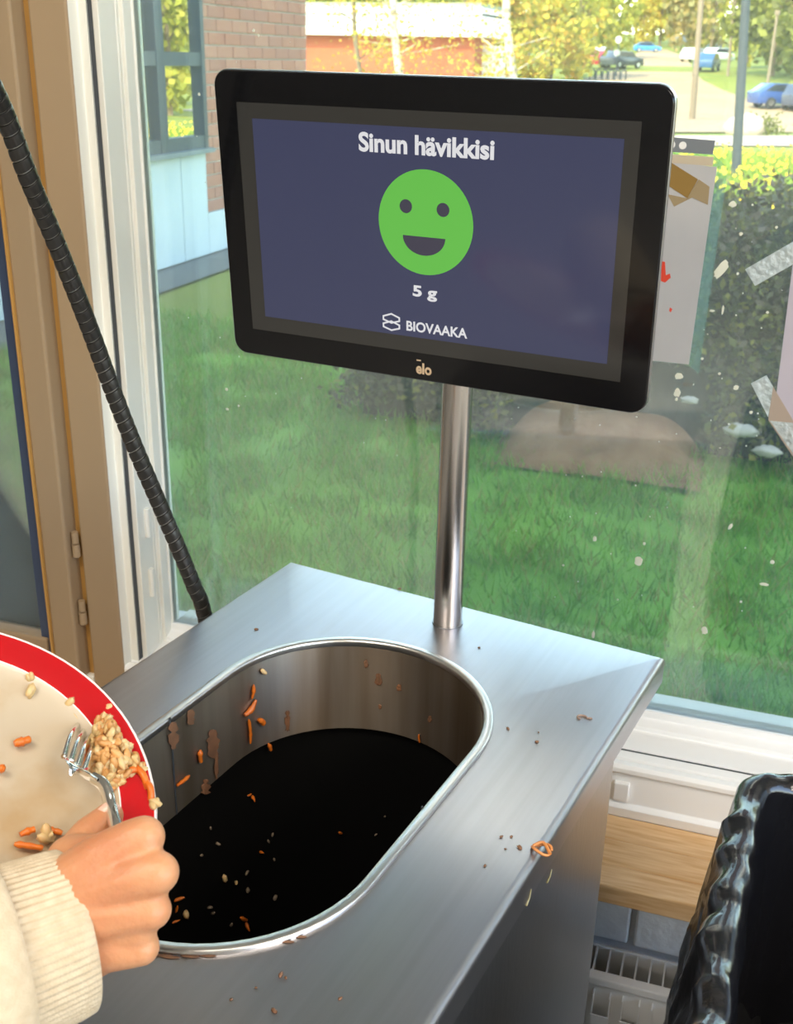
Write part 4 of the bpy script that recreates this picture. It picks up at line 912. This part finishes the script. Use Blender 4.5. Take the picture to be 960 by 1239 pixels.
def tree_proto(kind, shape):
    key = (kind, shape)
    if key in protos: return protos[key]
    h = 1.0
    def pts(n):
        k = 46; c = rng.normal(size=(k, 3)); c /= np.linalg.norm(c, axis=1)[:, None]; c *= rng.uniform(.35, 1, (k, 1)) ** .6
        if shape == 'tall': c = c * [.21, .21, .46] + [0, 0, .50]
        else: c = c * [.36, .36, .40] + [0, 0, .46]
        return c[rng.integers(0, k, n)] + rng.normal(0, .045, (n, 3))
    V, F = leaf_cloud(1700, pts, .028, .75)
    me = fast_mesh('crown', V, F, LM[kind], rng.integers(0, 3, len(F)))
    tk = MB().tube([(0, 0, -.03), (.01, 0, .3), (0, .01, .75)], [.016, .012, .005], 7)
    for k in range(6):
        a = k * 1.05; z = .3 + .07 * k; tk.tube([(0, 0, z), (.12 * math.cos(a), .12 * math.sin(a), z + .14)], [.006, .002], 5)
    t = tk.build('trunk', BARK, me, world=False)
    me.parent = None; protos[key] = (me, t, [False]); return protos[key]
def tree(kind, shape, X, Y, h, label, group=None):
    cr, tk, used_ = tree_proto(kind, shape)
    r = empty('tree', (X, Y, ground_z(Y)), random.uniform(0, 6.3)); r.scale = (h, h, h)
    if not used_[0]: c, t = cr, tk; used_[0] = True
    else: c = cr.copy(); t = tk.copy(); col.objects.link(c); col.objects.link(t)
    c.parent = r; t.parent = r; t.matrix_parent_inverse = Matrix()
    return tag(r, label, 'tree', group)
kinds = ['yellow', 'lime', 'green', 'brown']
tl = {'yellow': 'golden yellow spring tree in the far forest belt', 'lime': 'lime green spring tree in the far forest belt', 'green': 'deep green tree in the far forest belt', 'brown': 'brownish budding tree in the far forest belt'}
for Y, n_, h0 in ((200, 60, 8), (222, 34, 14), (250, 30, 20), (285, 26, 26)):
    for k in range(n_):
        X = -Y * .80 + (Y * 1.75) * (k + random.uniform(.2, .8)) / n_; kd = random.choice(kinds if Y < 240 else ['green', 'brown', 'lime'])
        tree(kd, random.choice(['tall', 'round']), X, Y + random.uniform(-9, 9), h0 * random.uniform(.85, 1.2), tl[kd], 'far forest belt, ' + kd)
for px, Y, h, kd, sh, lab in [(668, 62, 7.5, 'yellow', 'round', 'broad golden bush-like tree just right of the red building'), (600, 58, 7, 'yellow', 'tall', 'golden tree behind the right end of the red building'), (700, 95, 9, 'lime', 'round', 'lime tree left of the parked cars'), (905, 118, 12, 'lime', 'tall', 'bright lime tree behind the grey lamp post'), (940, 105, 12, 'green', 'round', 'dark green tree at the upper right above the blue car'), (985, 98, 13, 'green', 'round', 'tall green tree at the far right edge'), (965, 120, 16, 'brown', 'tall', 'brownish tall tree behind the upper right greenery'), (860, 150, 15, 'brown', 'round', 'brownish round tree behind the wooden pole'), (640, 130, 13, 'green', 'round', 'green round tree behind the golden bush'), (740, 150, 12, 'lime', 'round', 'lime round tree behind the row of parked cars'), (560, 90, 10, 'lime', 'round', 'lime tree above the white fascia'), (470, 95, 10, 'green', 'round', 'green tree behind the roof of the red building'), (400, 95, 9, 'lime', 'tall', 'slender lime tree over the left of the white fascia')]:
    p = at_y(px, 60, Y); tree(kd, sh, p.x, Y, h, lab)
for X, Y, h, kd in [(14, 30, 8, 'yellow'), (18, 36, 9, 'lime'), (23, 40, 9, 'yellow'), (10, 34, 7, 'lime'), (28, 46, 10, 'yellow'), (33, 60, 12, 'green'), (20, 52, 11, 'lime')]:
    tree(kd, 'round', X, Y, h, 'tree by the path, seen only as a reflection in the wing window', 'trees off to the right')
for px, lab, Y, h in [(432, 'slender dark-stemmed birch in front of the white fascia, leftmost of three', 27, 8), (480, 'pale slender birch in front of the red wall, middle of three', 26, 8.5), (617, 'pale birch right of the red building, rightmost of three', 25, 9)]:
    b = at_y(px + 3, 95, Y); t = at_y(px - 3, 0, Y); d = (t - b); r = tag(empty('birch', (b.x, Y, ground_z(Y))), lab, 'tree')
    base = b - d * ((b.z - ground_z(Y)) / d.z); tr = MB(); ptsb = [base + d * (s_ / d.z) + Vector((.05 * math.sin(s_ * 2), 0, 0)) for s_ in np.linspace(0, h, 12).tolist()]
    tr.tube(ptsb, np.linspace(.115 if px > 440 else .07, .02, 12).tolist(), 8)
    tips = []
    for k in range(26):
        s_ = random.uniform(1.0, h); q = base + d * (s_ / d.z); a = random.uniform(0, 6.3); e = q + Vector((math.cos(a), math.sin(a), random.uniform(-.1, .7))) * random.uniform(.6, 1.5); tr.tube([q, e], [.022, .006], 4); tips += [q.lerp(e, u) for u in (.4, .7, 1)]
    tr.build('trunk', BIRCH if px > 440 else BARK, r)
    T_ = np.array([tuple(q) for q in tips]) - np.array(r.location)
    V, F = leaf_cloud(2200 if px < 600 else 3600, lambda n_: T_[rng.integers(0, len(T_), n_)] + rng.normal(0, .26, (n_, 3)), .045, .7)
    tag(fast_mesh('leaves', V, F, LM['yellow'], rng.integers(0, 3, len(F)), r), kind='stuff')

# ------------------------------------------------------------------ cars, poles, signs
def car_meshes():
    M = Matrix(((1, 0, 0, 0), (0, 0, 1, 0), (0, 1, 0, 0), (0, 0, 0, 1)))
    body = MB().prism([(-2.1, .25), (2.1, .25), (2.15, .6), (2.0, .85), (1.1, .95), (.5, 1.42), (-1.2, 1.45), (-1.9, 1.0), (-2.15, .9)], -.85, .85, M)
    gl = MB().prism([(1.0, .96), (.48, 1.37), (-1.15, 1.40), (-1.75, 1.0)], -.86, .86, M)
    return body, gl
TYRE = mat('tyre', (.03, .03, .03), .8); HUB = mat('hubcap', (.6, .6, .6), .3, 1); CGL = mat('car_glass', (.03, .04, .05), .05)
def car(px, py, yaw, color, label, k=1.0):
    p = at_g(px, py); r = tag(empty('car', (p.x, p.y, ground_z(p.y) + .03), yaw), label, 'car'); r.scale = (k, k, k)
    body, gl = car_meshes(); body.build('body', mat('car_paint', color, .25, coat=.6), r, world=False, smooth=30, bevel=.06); gl.build('windows', CGL, r, world=False)
    for x in (-1.3, 1.3):
        for y in (-.80, .80):
            w = MB().tube([(x, y - .1, .32), (x, y + .1, .32)], .32, 16).build('wheel', TYRE, r, world=False); MB().tube([(x, y - .11, .32), (x, y + .11, .32)], .19, 12).build('hubcap', HUB, w, world=False)
    for y in (-.55, .55): MB().box(2.02, 2.12, y - .2, y + .2, .62, .78).build('headlight', WHITE, r, world=False)
car(947, 131, .5, (.03, .08, .28), 'blue hatchback parked at the right of the lot'); car(972, 133, 1.3, (.06, .07, .11), 'dark car cut off by the right frame edge')
car(752, 83, 1.0, (.05, .06, .08), 'dark grey car at the left of the parking row'); car(733, 82, 1.0, (.45, .03, .05), 'red car half hidden by the dark grey car'); car(727, 74, 1.4, (.75, .75, .75), 'white car behind the red one at the left')
car(783, 63.5, .2, (.03, .20, .55), 'bright blue car farthest away at the top of the lot'); car(855, 86, 1.45, (.04, .12, .30), 'blue car in front of two white cars beside the wooden pole'); car(839, 75, 1.3, (.75, .72, .68), 'white car behind the wooden pole'); car(868, 75, 1.0, (.78, .78, .76), 'white car right of the wooden pole'); car(868, 66, .3, (.04, .10, .10), 'dark teal car behind the white car by the pole')
def post(name, px0, py0, px1, py1, rad, m_, label, cat, bits=None, ext=0):
    b = at_g(px0, py0); t = at_y(px1, py1, b.y); d = t - b; t = t + d * ext
    r = tag(empty(name, b), label, cat); MB().tube([b - Vector((0, 0, .1)), t], [rad, rad * .8], 10).build('post', m_, r, smooth=60)
    return r, b, t
WOOD = mat('weathered_pole', (.22, .17, .12), .9); STL = mat('galvanised_post', (.06, .07, .085), .5, .2)
r, b, t = post('utility_pole', 838, 145, 849, 0, .15, WOOD, 'weathered wooden utility pole beside the blue car', 'pole', ext=.6)
MB().box(t.x - .8, t.x + .8, t.y - .08, t.y + .08, t.z - .6, t.z - .45).build('crossarm', WOOD, r)
r, b, t = post('lamp_post', 891, 218, 903, 0, .075, STL, 'blue-grey steel lamp post rising behind the hedge', 'lamp post', ext=.35)
MB().tube([t, t + Vector((0, -.3, .25)), t + Vector((0, -1.2, .35))], .04, 8).build('arm', STL, r); MB().box(t.x - .13, t.x + .13, t.y - 1.8, t.y - 1.1, t.z + .28, t.z + .40).build('lamp_head', STL, r, bevel=.03)
r, b, t = post('utility_pole', 881, 92, 889, 5, .13, WOOD, 'thin distant wooden pole left of the lamp post', 'pole'); MB().tube([t, t + Vector((0, 0, .3))], .2, 8).build('cap', WOOD, r)
r, b, t = post('utility_pole', 928, 110, 941, 18, .12, WOOD, 'thin leaning wooden pole above the blue hatchback', 'pole'); MB().tube([t, t + Vector((0, 0, .3))], .2, 8).build('cap', WOOD, r)
SB = mat('blue_sign', (.12, .25, .50), .5); SW = mat('white_sign', (.6, .6, .58), .5)
for px, py, y1, m_, lab in [(817, 62, 46, SB, 'round blue road sign, leftmost of three by the forest'), (829, 62, 47, SB, 'round blue road sign, middle of three by the forest'), (837, 62, 42, SB, 'larger round blue road sign, rightmost of three by the forest'), (778, 60, 43, SW, 'pale sign board behind the far blue car'), (748, 84, 48, SW, 'white sign above the dark grey car'), (746, 92, 64, SW, 'small white sign in front of the dark grey car')]:
    r, b, t = post('road_sign', px, py, px + 1, y1, .06, STL, lab, 'sign'); k = b.y / FPX
    MB().tube([t + Vector((0, -.12, 0)), t + Vector((0, -.06, 0))], 3.6 * k, 20).build('sign_plate', m_, r)
b = at_g(915, 163); m = MB(); m.ell(b + Vector((-.35, 0, .18)), (.62, .4, .42), None, 14, 10, 0, .08); tag(m.build('boulder', mat('pink_granite', (.55, .42, .36), .85), smooth=60), 'pinkish boulder on the verge beside the path', 'rock')
V, F = leaf_cloud(500, lambda n_: rng.normal(0, 1, (n_, 3)) * [.28, .2, .18] + [0, 0, .22], .06); o = fast_mesh('low_shrub', V, F, LM['green'], rng.integers(0, 3, len(F)), None, at_g(921, 163)); tag(o, 'small dark shrub at the right of the boulder', 'shrub')
b = at_g(735, 97); r = tag(empty('bike_rack', b), 'grey bicycle rack in front of the parked cars', 'rack')
for k in range(6): MB().tube(catmull([b + Vector((-1.4 + .5 * k, 0, 0)), b + Vector((-1.4 + .5 * k, .1, .7)), b + Vector((-1.1 + .5 * k, .3, .7)), b + Vector((-1.1 + .5 * k, .4, 0))], 5), .06, 6).build('hoop', STL, r)
